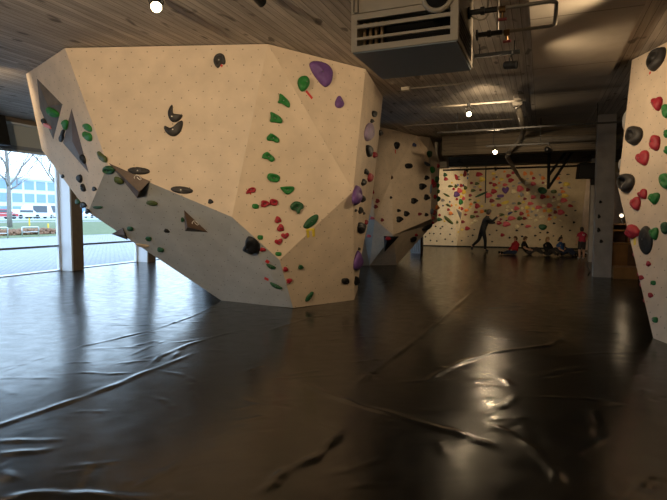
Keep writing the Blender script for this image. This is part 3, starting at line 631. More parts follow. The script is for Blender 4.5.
# second boulder
S = SF
q = 'second boulder'
for lb, c, x, y, w, h, r_, sh in (('black hold high on the second boulder with a red tag','black',397.2,145.4,5.5,7.5,0,'egg'),('blue black hold at the top of the second boulder upper panel','navy',414.6,144.6,4.5,4.5,0,'wedge'),
  ('wide black hold in the middle of the second boulder upper panel','black',409.2,165.8,8,5.5,-6,'block'),('tiny brown hold on the left crease of the second boulder','brown',392.0,177.5,2.5,4,0,'lump'),
  ('black hold at the top right of the second boulder main panel','black',427,177.7,5.5,4.5,0,'lump'),('larger black hold in the upper right of the main panel','black',422.8,186.4,7.5,6.5,-15,'lump'),
  ('black hold at the right edge of the main panel, middle height','black',427,197.3,6,6,0,'lump'),('black hold at the centre of the second boulder main panel','black',414.5,200.8,7,6,-10,'lump'),('tiny black hold beside the left crease of the second boulder','black',391,197.6,2.6,2.6,0,'lump'),
  ('small black hold above the lower left black pair','black',399,210.6,4,3.2,0,'lump'),('upper black hold of the lower left pair on the main panel','black',406.8,213.7,6,5.5,-10,'lump'),('lower black hold of the lower left pair on the main panel','black',399.8,219.3,7,6,-15,'lump'),
  ('small dark red hold low on the second boulder main panel','maroon',420,214,4.5,3,-10,'lump'),('black hold low at the right edge of the main panel','black',426.6,214.8,4,3.5,0,'lump'),
  ('upper red hold on the second boulder left panel','maroon',377.7,201,4.2,4.4,0,'lump'),('second red hold on the second boulder left panel','maroon',376,206.7,4.2,4,0,'lump'),('lowest red hold on the second boulder left panel','maroon',382.3,220,3.6,3.6,0,'lump'),
  ('red hold peeking past the huge boulder side edge','red',372.2,192,4,5,10,'lump'),('small red hold right below the peeking red hold','red',371,198.2,3,4,0,'lump'),('pink hold at the top of the grey kick panel','pink',372,218.4,4.5,3,0,'lump'),('lower pink hold on the grey kick panel','pink',368.5,236.2,4.5,3,0,'lump'),
  ('dark green hold at the top of the second boulder right edge','darkgreen',429.8,154,5,7,0,'egg'),('blue grey crescent hold near the second boulder right edge','bluegrey',427.6,163.4,8,6,40,'half'),('bright green hold right of the blue grey crescent','green',432.7,169.8,4.4,7,0,'egg'),
  ('tiny red hold at the upper far edge of the right panel','red',438.4,166,2.6,4,0,'lump'),('upper red hold on the second boulder right panel','red',432.8,182,3,6,10,'lump'),('red hold under the upper red one on the right panel','red',434.6,185,3.4,6,15,'lump'),
  ('upper dark green hold on the right panel','darkgreen',437.0,179.5,3,6.5,8,'egg'),('slim green hold below the upper dark green hold','green',438,185.6,2.6,4.5,10,'egg'),('slim blue grey strip hold on the right crease, upper','bluegrey',431,189,2.2,10,4,'oval'),
  ('small green hold at mid height of the right panel','green',438.6,191.5,2.4,4,10,'egg'),('red hold at mid height of the right panel','red',435.3,196.8,3.6,4.2,0,'lump'),('dark green hold beside the mid height red hold','darkgreen',438.5,199,2.6,5.5,8,'egg'),
  ('orange hold low on the right panel','orange',437.4,207.6,3.6,5,10,'lump'),('red hold below the orange one on the right panel','red',434.8,212.7,3,5,12,'lump'),('slim blue grey strip hold on the right crease, lower','bluegrey',432,211.3,2,6,4,'oval'),('lowest red hold on the right panel','red',433.7,218.3,3,4,0,'lump')):
    o = H_(lb, c, x, y, w, h, r_, sh)
    if 'red tag' in lb: strip(S,(395.2,149.5),(395.4,153.5),.05,'tag',M['tape_red'],o,'red tag')
o, T = volume(S, [(383.7,236),(399,236.5),(384.6,252)], (387,241), .2, M['h_black'], 'black triangular volume under the second boulder'); onT(T,'red hold mounted on the black triangular volume','red',388,238.3,5.5,3.6)
H_('long black hold at the right tip of the second boulder underside','black',427.5,227.3,12,4,-28,'oval'); H_('dark hold left of the long black one on the underside','black',413.5,239.5,7,4.5,-35,'lump'); H_('tiny red hold on the second boulder underside','red',416.6,235.3,3.4,2.8); H_('tiny red hold at the second boulder lower right tip','red',433,223,3,2.6)
# slab at the right
S = SR
o = H_('biggest black hollow hold at the top of the right edge slab','charcoal',656.5,58.6,17,26,prof='donut',ht=.42,off=(-.2,-.05),pts=[(646.2,64),(648,57),(654,50),(662,46.3),(665.8,48.5),(664.3,58),(659.3,65.5),(652.2,71.5),(648.2,70.3)],bolt=False)
strip(S,(650,72),(650.3,73.8),.03,'tag',M['tape_red'],o,'red tag')
H_('black hollow hold with a round pocket in the upper left of the slab','charcoal',633.7,135.5,16,19.5,12,'egg','donut',.5,off=(-.2,0),bolt=False)
H_('black hollow hold at the left corner of the slab','charcoal',625.8,183,15.5,19.5,8,'egg','donut',.5,off=(-.2,0),bolt=False)
H_('red heart-shaped hold highest on the right edge slab','red',656.8,104,11.5,15,-4,'heart',ht=.55); H_('red two-lobed hold above the large crimson heart','red',654.7,142.6,10.5,16.5,4,'block',ht=.55); H_('large crimson heart-shaped hold in the middle of the slab','red',642.6,158.6,15,15.5,-18,'heart',ht=.4)
H_('red three-lobed hold between the hollow hold and a green hold','red',642.7,194.6,10.5,10.5,-30,'heart',ht=.5); H_('red long two-lobed hold below the left corner hollow hold','red',635.4,204.2,11.5,14.5,-14,'heart',ht=.5); H_('large red lumpy hold on the slab left edge above yellow tape','red',632,231.5,14,14,0,'lump',ht=.5)
o = H_('large flat black oval hold in the lower part of the slab','black',645.2,240,14.5,29,-2,'oval',ht=.25)
strip(S,(634.5,236.5),(635,245),.05,'tape_strip',M['tape_yellow'],slab,'yellow tape')
H_('green hold cut by the picture edge, highest on the slab','green',665.6,111,9,14.5,0,'egg',ht=.5); H_('green hold at the picture edge beside the crimson heart','green',667,150,7,8); H_('large green hold at the picture edge right of the three-lobed red','green',664,181,11,16,-14,'egg',ht=.45)
H_('green heart-shaped hold right of the three-lobed red hold','green',653.8,198.6,11.5,12.5,0,'heart',ht=.5); H_('green hold beside the large flat black oval','green',653.8,234,10,13,-10,'heart',ht=.5); H_('dark green hold at the picture edge near the flat black oval','darkgreen',664.4,228,8,12.5,0,'egg')
H_('green hold at the right picture edge near the two-lobed red','green',666.3,133.8,6,8)
H_('small red hold below the flat black oval','red',648.2,263.7,4.6,5.4); H_('small red hold on the slab lower left edge','red',641,277.6,5,5); H_('small green hold between two small red holds low on slab','green',653,282.8,5.5,5,0,'block'); H_('small red hold lower than the green one on the slab','red',650.2,295.2,5,5.2); H_('lowest green hold near the foot of the slab','green',654.9,319.8,6,6.4,0,'block')
# holds of the hidden back face that stick out past the slab's left edge
def rim(px, py, w, h, colr, label):
    p, n0 = S.hit(px+2.5, py); n = Vector((-.86, .5, 0)); n -= RT*0; n.normalize()
    # point on the left edge line at this height
    a, b = (t0, ML) if py < 188 else (ML, b0)
    k = min((abs((CAM+ (lambda q: q)(a.lerp(b, i/200)-CAM)).length and (250-FPX*((a.lerp(b, i/200)-CAM).dot(UP)/(a.lerp(b, i/200)-CAM).dot(FW)))-py), i) for i in range(201))[1]/200
    e = a.lerp(b, k)+Vector((.05, .09, 0)); s = (e-CAM).length/FPX; mb = MB()
    mb.ball((0,0,0), (w*s*.9, w*s*.75, h*s/2), 12, 8); o = mb.build('climbing_hold', M['h_'+colr], smooth=True); o.location = e+n*.01; tag(o, label, 'climbing hold')
rim(624.5,120,4.5,18,'grey','grey hold sticking out behind the slab left edge, upper'); rim(619,164,4,12,'grey','grey hold sticking out behind the slab left edge, above the corner')
rim(628.5,239.5,3,5,'red','red hold behind the slab edge, just below the lumpy red one'); rim(630.6,255,3,5,'red','red hold peeking past the slab lower edge, second down'); rim(636.5,275,3.2,5,'red','red hold peeking past the slab lower edge, third down'); rim(638.6,285,3.2,6,'red','red hold peeking past the slab lower edge, fourth down'); rim(642,301.4,3.4,4.6,'red','red hold peeking past the slab edge nearest the floor')
# ------------------------------------------------------------------ far walls: the bright cloud of small holds
ORD = ['first','second','third','fourth','fifth','sixth','seventh','eighth','ninth','tenth','eleventh','twelfth','thirteenth','fourteenth','fifteenth','sixteenth','seventeenth','eighteenth','nineteenth','twentieth']
far_list = []   # colour, px, py, w, h, rot, shape
def Z(x0, y0, s, rows):
    for r in rows:
        c, X_, Y_, w, h = r[:5]; far_list.append((c, x0+X_/s, y0+Y_/s, w/s, h/s, r[5] if len(r) > 5 else -5, r[6] if len(r) > 6 else 'lump'))
Z(455,165,8.34,[('red',200,78,48,30),('yellow',225,120,42,32),('maroon',137,150,24,18),('olive',183,155,32,20),('grey',165,183,25,10),('yellow',207,180,22,14),('olive',150,213,36,20),('maroon',213,208,20,16),
 ('maroon',127,253,26,20),('olive',125,288,22,14),('yellow',195,297,24,16),('olive',165,312,26,14),('orange',133,326,22,20),('yellow',124,352,18,14),('red',185,342,34,36),('yellow',225,345,22,18),('orange',95,378,30,20),
 ('maroon',172,392,30,18),('orange',225,388,30,26),('maroon',88,413,22,14),('olive',145,430,36,26),('maroon',187,428,24,16),('pink',278,253,50,36),('maroon',307,298,36,26),('yellow',320,72,30,18),('orange',323,117,22,20),
 ('navy',347,100,18,10),('maroon',297,150,26,18),('red',330,165,34,24),('orange',368,150,20,16),('yellow',387,120,32,20),('orange',413,55,20,16),('red',445,90,36,24,-20),('red',485,65,30,20),('red',465,128,42,28,-15),('pink',417,165,36,20),
 ('red',323,220,42,34),('yellow',347,190,26,14),('grey',487,175,22,12),('pink',543,197,50,44),('maroon',607,205,30,26),('grey',557,247,30,30),('yellow',535,262,18,16),('grey',540,150,32,14),('orange',583,72,28,30),('orange',637,70,26,28),
 ('yellow',538,97,20,14),('grey',605,115,20,10),('cream',605,150,40,28),('red',655,110,26,20),('pink',652,157,38,28),('cream',607,238,28,22),('pink',652,268,38,26),('pink',628,322,42,24),('yellow',570,310,22,18),('yellow',600,355,36,24),
 ('olive',535,320,28,20),('maroon',583,282,26,18),('cream',562,360,22,18),('pink',512,362,40,28),('grey',490,320,30,14),('cream',440,350,26,18),('cream',432,377,26,16),('red',365,335,36,24),('yellow',317,333,28,18),('cream',475,375,18,14),
 ('navy',458,402,36,16,-25),('red',553,405,32,26),('orange',603,388,24,22),('olive',505,388,22,12),('olive',385,415,42,20,-8),('pink',470,445,56,30),('olive',540,445,40,26),('maroon',580,445,30,22),('yellow',425,430,20,14),('grey',640,390,20,14),('orange',610,420,22,18)])
Z(525,165,8.34,[('grey',125,82,22,12,30),('orange',150,110,28,26),('maroon',150,148,22,16),('cream',172,155,20,14),('red',147,265,42,32),('orange',190,265,26,22),('orange',275,112,28,26),('yellow',345,160,46,28),('navy',292,147,26,14),
 ('maroon',305,193,24,12),('orange',315,222,32,20),('grey',370,190,28,10,20),('black',358,78,28,8),('black',290,78,16,8),('yellow',332,257,48,28),('grey',288,247,26,18),('cream',280,283,26,18),('pink',322,295,50,32),('maroon',240,268,20,16),
 ('cream',238,297,30,16),('cream',285,327,28,16),('grey',405,308,30,7),('red',378,340,38,20,10),('black',420,380,16,10),('pink',203,338,40,32),('cream',155,338,28,20),('cream',90,238,22,18),('pink',113,353,50,24),('yellow',68,365,24,20),('cream',110,380,22,20),('orange',162,382,26,22),
 ('yellow',203,380,38,28),('maroon',252,392,28,24),('grey',248,367,24,16),('orange',277,353,26,18),('pink',298,395,50,38),('black',343,420,20,12,10),('maroon',207,420,28,18),('cream',138,435,40,20,-15),('orange',203,450,28,22),('grey',92,418,24,18),('yellow',250,437,24,18)])
Z(525,205,8.34,[('cream',90,128,28,20),('cream',200,142,22,14),('cream',293,127,28,12,25),('black',242,153,20,12),('black',408,145,18,14),('black',310,182,12,10),('black',375,212,18,10),('black',188,230,20,14),('black',127,230,14,10),
 ('black',85,255,18,12),('black',190,280,22,14),('black',303,258,14,12),('black',237,258,12,10),('black',124,290,14,10),('black',278,296,14,10),('pink',25,177,42,20),('grey',85,188,14,12),('cream',38,112,22,12)])
Z(455,205,8.34,[('cream',170,132,32,16),('cream',142,152,30,14,-20),('yellow',60,205,20,14),('red',103,195,36,28),('black',160,205,12,8),('black',148,253,16,12),('black',55,297,12,10),('black',110,262,10,8),('maroon',65,140,26,22),
 ('red',367,150,36,26),('pink',428,160,54,36),('maroon',382,120,20,16),('black',430,130,16,8),('cream',517,180,32,28),('black',515,212,20,12),('black',347,212,14,10),('black',560,262,18,12),('red',395,250,30,22),('black',455,272,16,14),
 ('black',288,247,14,10),('black',560,162,22,12),('black',310,305,14,10),('cream',625,112,26,14)])
def bandname(y): return 'topmost band' if y < 178 else 'upper band' if y < 190 else 'middle band' if y < 202 else 'lower band' if y < 216 else 'bottom band'
HALF = lambda x: 'left half' if x < 517 else 'right half'
from collections import defaultdict
def place_far(lst, S, where, half=True, name='climbing_hold'):
    g = defaultdict(list)
    for r in lst: g[(r[0], bandname(r[2]), HALF(r[1]) if half else '')].append(r)
    for (c, bn, hf), rs in g.items():
        rs.sort(key=lambda r: r[1])
        for i, r in enumerate(rs):
            plc = f"{bn}, {hf} of {where}" if half else f"{bn} of {where}"
            lb = (f"only {c} hold, {plc}" if len(rs) == 1 else f"{ORD[i]} {c} hold from left, {plc}")
            sz = max(r[3], r[4])
            hold(S, r[6], 'dome' if (int(r[1]*7) % 3) else 'edge', r[1], r[2], max(r[3]*1.2, 1.3), max(r[4]*1.25, 1.1), r[5], c, lb, .55, bolt=False, group='small holds on the far walls')
place_far(far_list, SW, 'the far wall')
# large single features of the far wall
S = SW
GR = dict(bolt=False)
H_('dark green bar-shaped hold slanting across the left of the far wall','darkgreen',481.3,194.4,14,2.2,-24,'oval',**GR)
H_('purple triangular ring hold in the upper far wall','purple',505.4,190.4,7.6,7.4,0,'heart','ring',.4,**GR); H_('flat dark purple hold under the purple ring hold','purple',500.6,196,7.4,3.4,-6,'block',**GR); H_('dark green flat bar hold under the flat purple hold','darkgreen',498.2,198.8,6,1.6,0,'oval',**GR)
H_('big yellow and white half moon hold on the upper far wall','yellow',504.8,202,9.2,5.6,-10,'half',**GR); H_('big cream hold right of the purple ring hold','cream',513.8,191.6,5.6,4.4,0,'lump',**GR)
H_('big dark green ring dish hold right of centre on the far wall','darkgreen',542.4,190.5,9.6,7,12,'oval','ring',.35,**GR); H_('olive oval hold right of the green ring dish','olive',553.8,191.6,6.4,4,0,'oval',**GR); H_('big dark green dome hold low on the far wall','darkgreen',542.7,227.2,8.4,6,5,'egg',**GR)
H_('olive hold just above the head of the person in black','olive',486.4,211,5,3,0,'lump',**GR)
# bright corner panel
cl = []
for r in (('red',456.5,177.2,2.6,5,-20),('grey',458.8,176.8,2,1.6),('yellow',461.5,175,2.5,2),('maroon',465,173.8,2.8,5,10),('navy',468.0,174.3,1.3,2),('blue',467.6,178,1.2,2),('olive',459,179.5,2,1.4),('olive',456,186.2,2.6,3),('red',461.2,185.6,2.6,3),
          ('navy',463.3,185.5,1.2,2.4),('blue',458,185,1.5,1.6),('olive',465.5,187.8,2.8,3.4),('red',453.8,188.9,2.4,2),('pink',459.5,190.7,4,4.6),('yellow',463.8,192,3.4,4),('purple',456.8,194.5,5,4.6),('yellow',461.5,196.5,3,2.5),('pink',463.4,198.4,2.8,3.6),('red',457,199.2,2.2,2.2),
          ('green',461,202,3.6,4.8),('red',462,208.6,2.2,2.6),('orange',459.6,207.8,1.8,2),('yellow',456.2,205,1.8,1.6),('olive',457.2,222.2,2,2.6),('red',462.2,221.8,1.2,2.4),('yellow',458.4,232,1.6,1.4)): cl.append(r[:5]+((r[5] if len(r) > 5 else 0), 'lump'))
place_far(cl, SW2, 'the bright corner panel', False)
S = SW2; volume(S, [(456,208.6),(462,212.6),(460.6,220.6)], (460,213), .14, M['h_grey'], 'small grey triangular volume on the bright corner panel')
w1 = []
for r in (('darkgreen',445.2,174.8,3.4,3.2),('red',446,179,3.6,3),('yellow',453.4-1.5,182.8,2,1.4),('olive',450.4,186.2,4.4,2),('grey',442.8,200.2,3,2.2),('navy',449.8,201.8,1.5,1.5),('olive',448.2,205.3,4.6,1.8,28),('orange',451.5,205.6,2,2),('navy',443,205.6,1.4,1.4),
          ('red',448.4,209.6,2.4,2.4),('orange',450.6,213.4,3.6,3.2),('red',439.6,215,2.2,2.2),('darkgreen',439.2,219.4,4.6,2.8),('navy',454-1.6,214.2,1.4,1.4),('yellow',444.6,221.2,1.6,1.4),('black',442.4,226.6,1.6,1.2),('black',435.6,226.4,1.6,1.2),('black',440.4,228.4,1.5,1.2),
          ('black',450,234.4,1.5,1.2),('black',445.2,239.2,1.5,1.2),('black',429.6,233.4,1.3,1.2),('black',433.8,233.6,1.3,1.2),('black',425.4,236.8,1.3,1.2),('black',440.4,233.8,1.3,1.2),('black',430.4,240.4,1.3,1.2),('black',436.8,241,1.3,1.2),('black',452.4,241.6,1.4,1.2),('black',451.6,228.6,1.4,1.2)):
    w1.append(r[:5]+((r[5] if len(r) > 5 else 0), 'lump'))
place_far(w1, SW1, 'the pale left far wall', False)
S = SW1
H_('long olive sausage hold slanting down on the pale left far wall','olive',448.6,220,12.5,3.2,42,'oval',**GR); H_('olive angled slab hold above the pale wall middle','olive',446.6,194.6,8,3.4,32,'half',**GR)
# ------------------------------------------------------------------ columns
def column(c, w, ztop, label, dots=()):
    o = empty('column', (c.x, c.y, 0), label, 'column')
    del o['category']; del o['label']; o['kind'] = 'structure'
    return o
cA = atz(593.0, 277, 0); cw = .40
mb = MB(); mb.box((cA.x, cA.y, 0), (cA.x+cw, cA.y+cw, H)); struct(mb.build('column_front', M['column']))
cB = atz(588.5, 262, 0)
mb = MB(); mb.box((cB.x, cB.y, 0), (cB.x+.42, cB.y+.42, 3.35)); struct(mb.build('column_rear', M['column']))
SCOL = Surf(); SCOL.poly([Vector((cA.x, cA.y, 0)), Vector((cA.x+cw, cA.y, 0)), Vector((cA.x+cw, cA.y, H)), Vector((cA.x, cA.y, H))])
S = SCOL
for lb, x, y, w, h in (('highest small black hold on the pale column',600.5,202,3.2,3),('second black hold down the pale column',599,216.5,3,4.2),('third black hold down the pale column',598.6,230,3.4,4.6),('lowest round black hold on the pale column',601.2,241.4,3.6,3.6)):
    H_(lb,'black',x,y,w,h,0,'lump',bolt=False)
# ------------------------------------------------------------------ shelf cabinet, low box and lamp behind the column
k0 = atz(610, 275, 0); k0 = Vector((cA.x+cw+.02, cA.y+.35, 0))
cb = empty('shelf_cabinet', k0, 'orange brown wooden shelf cabinet in the dark behind the pale column', 'cabinet')
x0, y0 = k0.x, k0.y; x1, xm, y1 = x0+1.05, x0+.36, y0+.5
for nme, a, b, m in (('side_panel',(x0,y0,0),(x0+.03,y1,1.28),'cab'),('side_panel',(x1-.03,y0,0),(x1,y1,1.28),'cab_dark'),('divider',(xm,y0+.01,.85),(xm+.03,y1,1.28),'cab'),('back_panel',(x0+.03,y1-.02,0),(x1-.03,y1,1.28),'cab_dark'),
                     ('shelf',(x0+.03,y0,.80),(x1-.03,y1-.02,.84),'cab'),('shelf',(x0+.03,y0,1.13),(x1-.03,y1-.02,1.16),'cab'),('top_board',(x0,y0-.02,1.28),(x1,y1,1.31),'cab_dark'),
                     ('door',(x0+.03,y0,.02),(xm,y0+.02,.79),'cab'),('door',(xm+.01,y0,.02),(x1-.03,y0+.02,.79),'cab_dark')):
    mb = MB(); mb.box(a, b); rel(mb, nme, M[m], cb)
for i, (fx, hh_, c) in enumerate(((.5,.2,'cab_dark'),(.62,.26,'black'),(.74,.18,'cab_dark'),(.86,.24,'black'))):
    mb = MB(); mb.lathe((x0+fx, y0+.2, .84), (0,0,1), [(.04,0),(.045,.02),(.045,hh_*.6),(.018,hh_*.8),(.018,hh_)], 10); o = mb.build('bottle', M[c], smooth=True, loc=(x0+fx, y0+.2, .84))
    tag(o, f"{ORD[i]} dark bottle from the left on the shelf behind the column", 'bottle', 'bottles on the shelf cabinet')
mb = MB(); mb.box((x0+.0, y0-.55, .0), (x0+.52, y0-.03, .28)); o = mb.build('storage_box', M['cab'], loc=(x0+.25, y0-.3, 0)); tag(o, 'low orange brown wooden box on the floor at the column foot', 'box')
lp = Vector((x0+.22, y0+.2, 1.31)); lo = empty('desk_lamp', lp, 'tiny lit lamp glowing on the shelf cabinet right of the column', 'lamp')
mb = MB(); mb.lathe(lp, (0,0,1), [(.06,0),(.06,.015),(.01,.02),(.01,.16)], 12); rel(mb, 'base', M['black'], lo); mb = MB(); mb.ball(lp+Vector((0,0,.2)), .045); rel(mb, 'bulb', M['lamp_small'], lo, smooth=True)
# ------------------------------------------------------------------ ceiling heater / air unit
zb = 3.1
p_fl, p_fr, p_br = atz(350.5, 52, zb), atz(458.5, 40, zb), atz(472, 69.5, zb)
x0, x1 = p_fl.x, (p_fr.x+p_br.x)/2; y0 = (p_fl.y+p_fr.y)/2; y1 = p_br.y; zt = H
ac = empty('air_handling_unit', ((x0+x1)/2, (y0+y1)/2, zb), 'big cream metal air heater box hanging from the ceiling with slotted front', 'air heater')
fz = lambda py: atY(404, py, y0).z
zs0, zs1 = zb+.055, zb+.30      # slots between
mb = MB(); mb.box((x0,y0+.02,zs1+.06),(x1,y1,zt)); mb.box((x0,y0+.02,zb+.012),(x0+.06,y1,zs1+.06)); mb.box((x0+.06,y1-.03,zb+.012),(x1-.06,y1,zs1+.06)); mb.box((x1-.03,y1-.1,zb+.012),(x1,y1,zs1+.06)); mb.box((x1-.06,y0+.02,zb+.012),(x1,y0+.08,zs1+.06)); rel(mb, 'housing', M['ac_cream'], ac)
mb = MB(); mb.box((x0,y0,zs1+.065),(x1,y0+.02,zt)); rel(mb, 'upper_panel', M['ac_cream'], ac)
mb = MB(); mb.box((x0,y0,zb),(x1,y0+.02,zs0)); mb.box((x0,y0,zs1),(x1,y0+.02,zs1+.058)); mb.box((x0,y0,zs0),(x0+.06,y0+.02,zs1)); mb.box((x1-.07,y0,zs0),(x1,y0+.02,zs1)); rel(mb, 'slot_frame', M['ac_cream'], ac)
for a, b in ((zs0+.055, zs0+.08), (zs0+.165, zs0+.2)):
    mb = MB(); mb.box((x0+.06,y0+.002,a),(x1-.07,y0+.03,b)); rel(mb, 'louvre', M['ac_cream'], ac)
mb = MB(); mb.box((x0+.06,y0+.25,zs0-.03),(x1-.06,y0+.27,zs1+.06)); rel(mb, 'inner_void', M['dark_void'], ac)
mb = MB()
for i in range(4): mb.box((x0+.09+.06*i, y0+.10, zs0), (x0+.115+.06*i, y0+.14, zs1))
rel(mb, 'coil', M['ply_edge'], ac)
mb = MB(); mb.box((x0+.015,y0+.015,zb-.012),(x1-.015,y1-.01,zb+.012)); rel(mb, 'bottom_panel', M['ac_slate'], ac, label='dark slate blue bottom panel')
mb = MB(); mb.box((x1-.012,y0+.08,zb+.012),(x1,y1-.1,zb+.05)); mb.box((x1-.012,y0+.08,zs1+.02),(x1,y1-.1,zs1+.06)); rel(mb, 'side_frame', M['ac_cream'], ac)
mb = MB(); mb.box((x1-.05,y0+.08,zb+.03),(x1-.03,y1-.1,zs1+.04)); rel(mb, 'side_grille_back', M['dark_void'], ac)
for i in range(6):
    mb = MB(); z_ = zb+.075+i*.045; mb.box((x1-.03,y0+.08,z_),(x1-.01,y1-.1,z_+.012)); rel(mb, 'side_louvre', M['black'], ac)
fc = atY(438, -4, y0); mb = MB(); mb.lathe((fc.x, y0+.02, fc.z), (0,-1,0), [(.145,0),(.155,.03),(.14,.05),(.115,.05),(.11,.03)], 28); rel(mb, 'fan_ring', M['ac_cream'], ac, smooth=True)
mb = MB(); mb.lathe((fc.x, y0+.015, fc.z), (0,-1,0), [(.112,0),(.11,.05),(.02,.055)], 24); rel(mb, 'fan_mouth', M['dark_void'], ac)
hb = [atY(x, y, y0-.012) for x, y in ((354,0),(353.5,12),(355,13),(358,12.4),(358,0))]
mb = MB(); mb.tube(hb, .008, 6); rel(mb, 'bracket_rod', M['pipe'], ac)
# ------------------------------------------------------------------ water pipes with valves beside the unit
zp = 3.55
def at_p(px, py): return atz(px, py, zp)
yA, yC = atz(490, 10, zp).y, atz(495, 33, zp).y
xa, xb_ = x1+.005, atz(556, 10, zp).x
pr = empty('heating_pipe', ((xa+xb_)/2, (yA+yC)/2, zp), 'loop of heating pipes with dark insulated valves right of the air heater', 'pipe')
ctr = [(xa,yA,zp),(xb_-.06,yA,zp),(xb_-.02,yA+.02,zp),(xb_,yA+.06,zp),(xb_,yC-.06,zp),(xb_-.02,yC-.02,zp),(xb_-.06,yC,zp),(xa,yC,zp)]
mb = MB(); mb.tube(ctr, .02, 8); rel(mb, 'pipe', M['pipe'], pr, smooth=True)
for yy in (yA, yC):
    mb = MB(); mb.tube([(xa,yy,zp),(xa+.28,yy,zp)], .028, 8); mb.tube([(xa,yy,zp),(xa+.02,yy,zp)], .06, 10); mb.tube([(xa+.12,yy,zp),(xa+.16,yy,zp)], .04, 10); rel(mb, 'insulated_valve', M['black'], pr)
    mb = MB(); mb.tube([(xa+.3,yy,zp-.01),(xa+.36,yy,zp-.01)], .034, 8); mb.tube([(xa+.33,yy,zp),(xa+.33,yy+.02,zp-.09)], .014, 6); v_ = rel(mb, 'brass_valve', M['copper'], pr)
    mb = MB(); mb.tube([(xa+.29,yy+.02,zp-.1),(xa+.37,yy+.02,zp-.1)], .016, 6); rel(mb, 'handle', M['h_maroon'], pr, parent=v_, label='red handle')
mb = MB(); mb.tube([(xa+.19,yA,zp+.02),(xa+.19,yA,H)], .012, 6); mb.tube([(xa+.23,yC,zp+.02),(xa+.23,yC,H)], .012, 6); rel(mb, 'hanger_rod', M['pipe'], pr)
mb = MB(); mb.tube([(xa+.02,yA+.04,zp-.02),(xa+.1,yA+.1,zp-.05),(xa+.16,yA+.06,zp-.06),(xa+.2,yA+.0,zp-.03)], .01, 6); rel(mb, 'hose', M['ac_cream'], pr, smooth=True)
# ------------------------------------------------------------------ light tracks and spotlights
def track(a, b, r, label, mt='black', name='light_track', hang=None):
    mid = (a+b)/2; o = empty(name, mid, label, 'light track' if 'track' in name else 'pipe')
    d = (b-a); L = d.length; d.normalize(); s = Vector((0,0,1)).cross(d).normalized()
    mb = MB()
    if 'track' in name: mb.obox(mid, d*L/2, s*r, Vector((0,0,r)))
    else: mb.tube([a, b], r, 8)
    rel(mb, 'rail', M[mt], o)
    for t in (hang or (.12, .88)):
        p = a.lerp(b, t); top = H
        if 15.9 < p.y < 17 or 19.8 < p.y < 20.8: top = 3.36
        if top-p.z > .03: mb = MB(); mb.tube([p+Vector((0,0,r)), Vector((p.x, p.y, top))], .008, 6); rel(mb, 'hanger_rod', M[mt], o)
    return o
def spot(p, aim, label, on=True, sz=.055, drop=.12, col_=(1,.78,.48), est=None):
    """track spotlight: p is the centre of the head"""
    o = empty('track_spotlight', p, label, 'spotlight'); d = (aim-p).normalized()
    mb = MB(); mb.lathe(p-d*sz*1.9, d, [(sz*.55,0),(sz*.9,.012),(sz,.03),(sz,sz*3.3),(sz*.93,sz*3.4),(sz*.9,sz*3.1)], 20); bo = rel(mb, 'head', M['black'], o, smooth=False)
    mb = MB(); mb.lathe(p+d*sz*1.15, d, [(sz*.9,0),(sz*.88,.006)], 20); rel(mb, 'lens', M['lamp'] if on else M['dark_void'], o)
    s = Vector((0,0,1)).cross(d); s = s.normalized() if s.length > .05 else Vector((1,0,0))
    mb = MB(); top = p+Vector((0,0,drop)); mb.tube([p+s*sz*1.05, p+s*sz*1.3+Vector((0,0,drop*.5)), top, p-s*sz*1.3+Vector((0,0,drop*.5)), p-s*sz*1.05], .008, 6); rel(mb, 'yoke', M['black'], o)
    mb = MB(); mb.lathe(top-Vector((0,0,.005)), (0,0,1), [(.035,0),(.035,.05)], 12); rel(mb, 'mount', M['black'], o)
    return o
zt_ = 3.78
def trk(px0, py0, px1, py1, z, label, r=.018, **k):
    a, b = atz(px0, py0, z), atz(px1, py1, z); y = (a.y+b.y)/2; a.y = b.y = y; return track(a, b, r, label, **k), a, b
t_, a, b = trk(474, 56, 520, 52, zt_, 'short black track right of the air heater holding a dark spotlight', .025)
p = LS = atY(511, 65, a.y); spot(p, p+Vector((1.0, -.25, -.12)), 'unlit looking black spotlight below the short track by the air heater', False, .055, a.z-p.z-.03)
t_, a, b = trk(430, 106.5, 526, 101.5, 3.72, 'pale grey light track under the ceiling holding the middle lit spotlight', .016, mt='pipe')
p = atY(468.5, 113.5, a.y); spot(p, p+Vector((.25, -1, -.42)), 'lit spotlight under the pale grey track, upper of the two far lamps', True, .05, a.z-p.z-.02); L2 = p
t_, a, b = trk(435, 131, 620, 124, 3.5, 'long black light track in front of the boarded beam', .018)
t_, a, b = trk(402, 124.8, 512, 120.4, 3.85, 'thin grey conduit running along the ceiling boards', .012, mt='pipe', name='conduit_pipe')
t_, a, b = trk(485, 145.3, 548, 144.6, 3.3, 'black light track under the boarded beam holding the lower far lamp', .02)
p = atY(495, 151.5, a.y); spot(p, p+Vector((.1, -1, -.35)), 'lit spotlight hanging under the boarded beam, lower of the two far lamps', True, .055, a.z-p.z-.02); L3 = p
p = atY(548.5, 150, a.y); spot(p, p+Vector((.6, .8, -.2)), 'dark spotlight at the right end of the track under the boarded beam', False, .06, max(.05, a.z-p.z-.02))
YT = 20.9
for (px0, py0, px1, py1, lb, hang) in ((448,165.2,582,161.2,'upper black lighting pipe in front of the far wall',(.06,.3,.62,.9)),(443,170.2,592,165.5,'lower black lighting pipe in front of the far wall',(.13,.5,.85)),(476,159,516,156.4,'short black pipe between the beams',(.2,.8)),(500,153.4,596,150,'long dark pipe high in front of the far wall',(.2,.5,.8))):
    a, b = atY(px0, py0, YT), atY(px1, py1, YT); a.z = b.z = (a.z+b.z)/2; track(a, b, .035, lb, name='lighting_pipe', hang=hang)
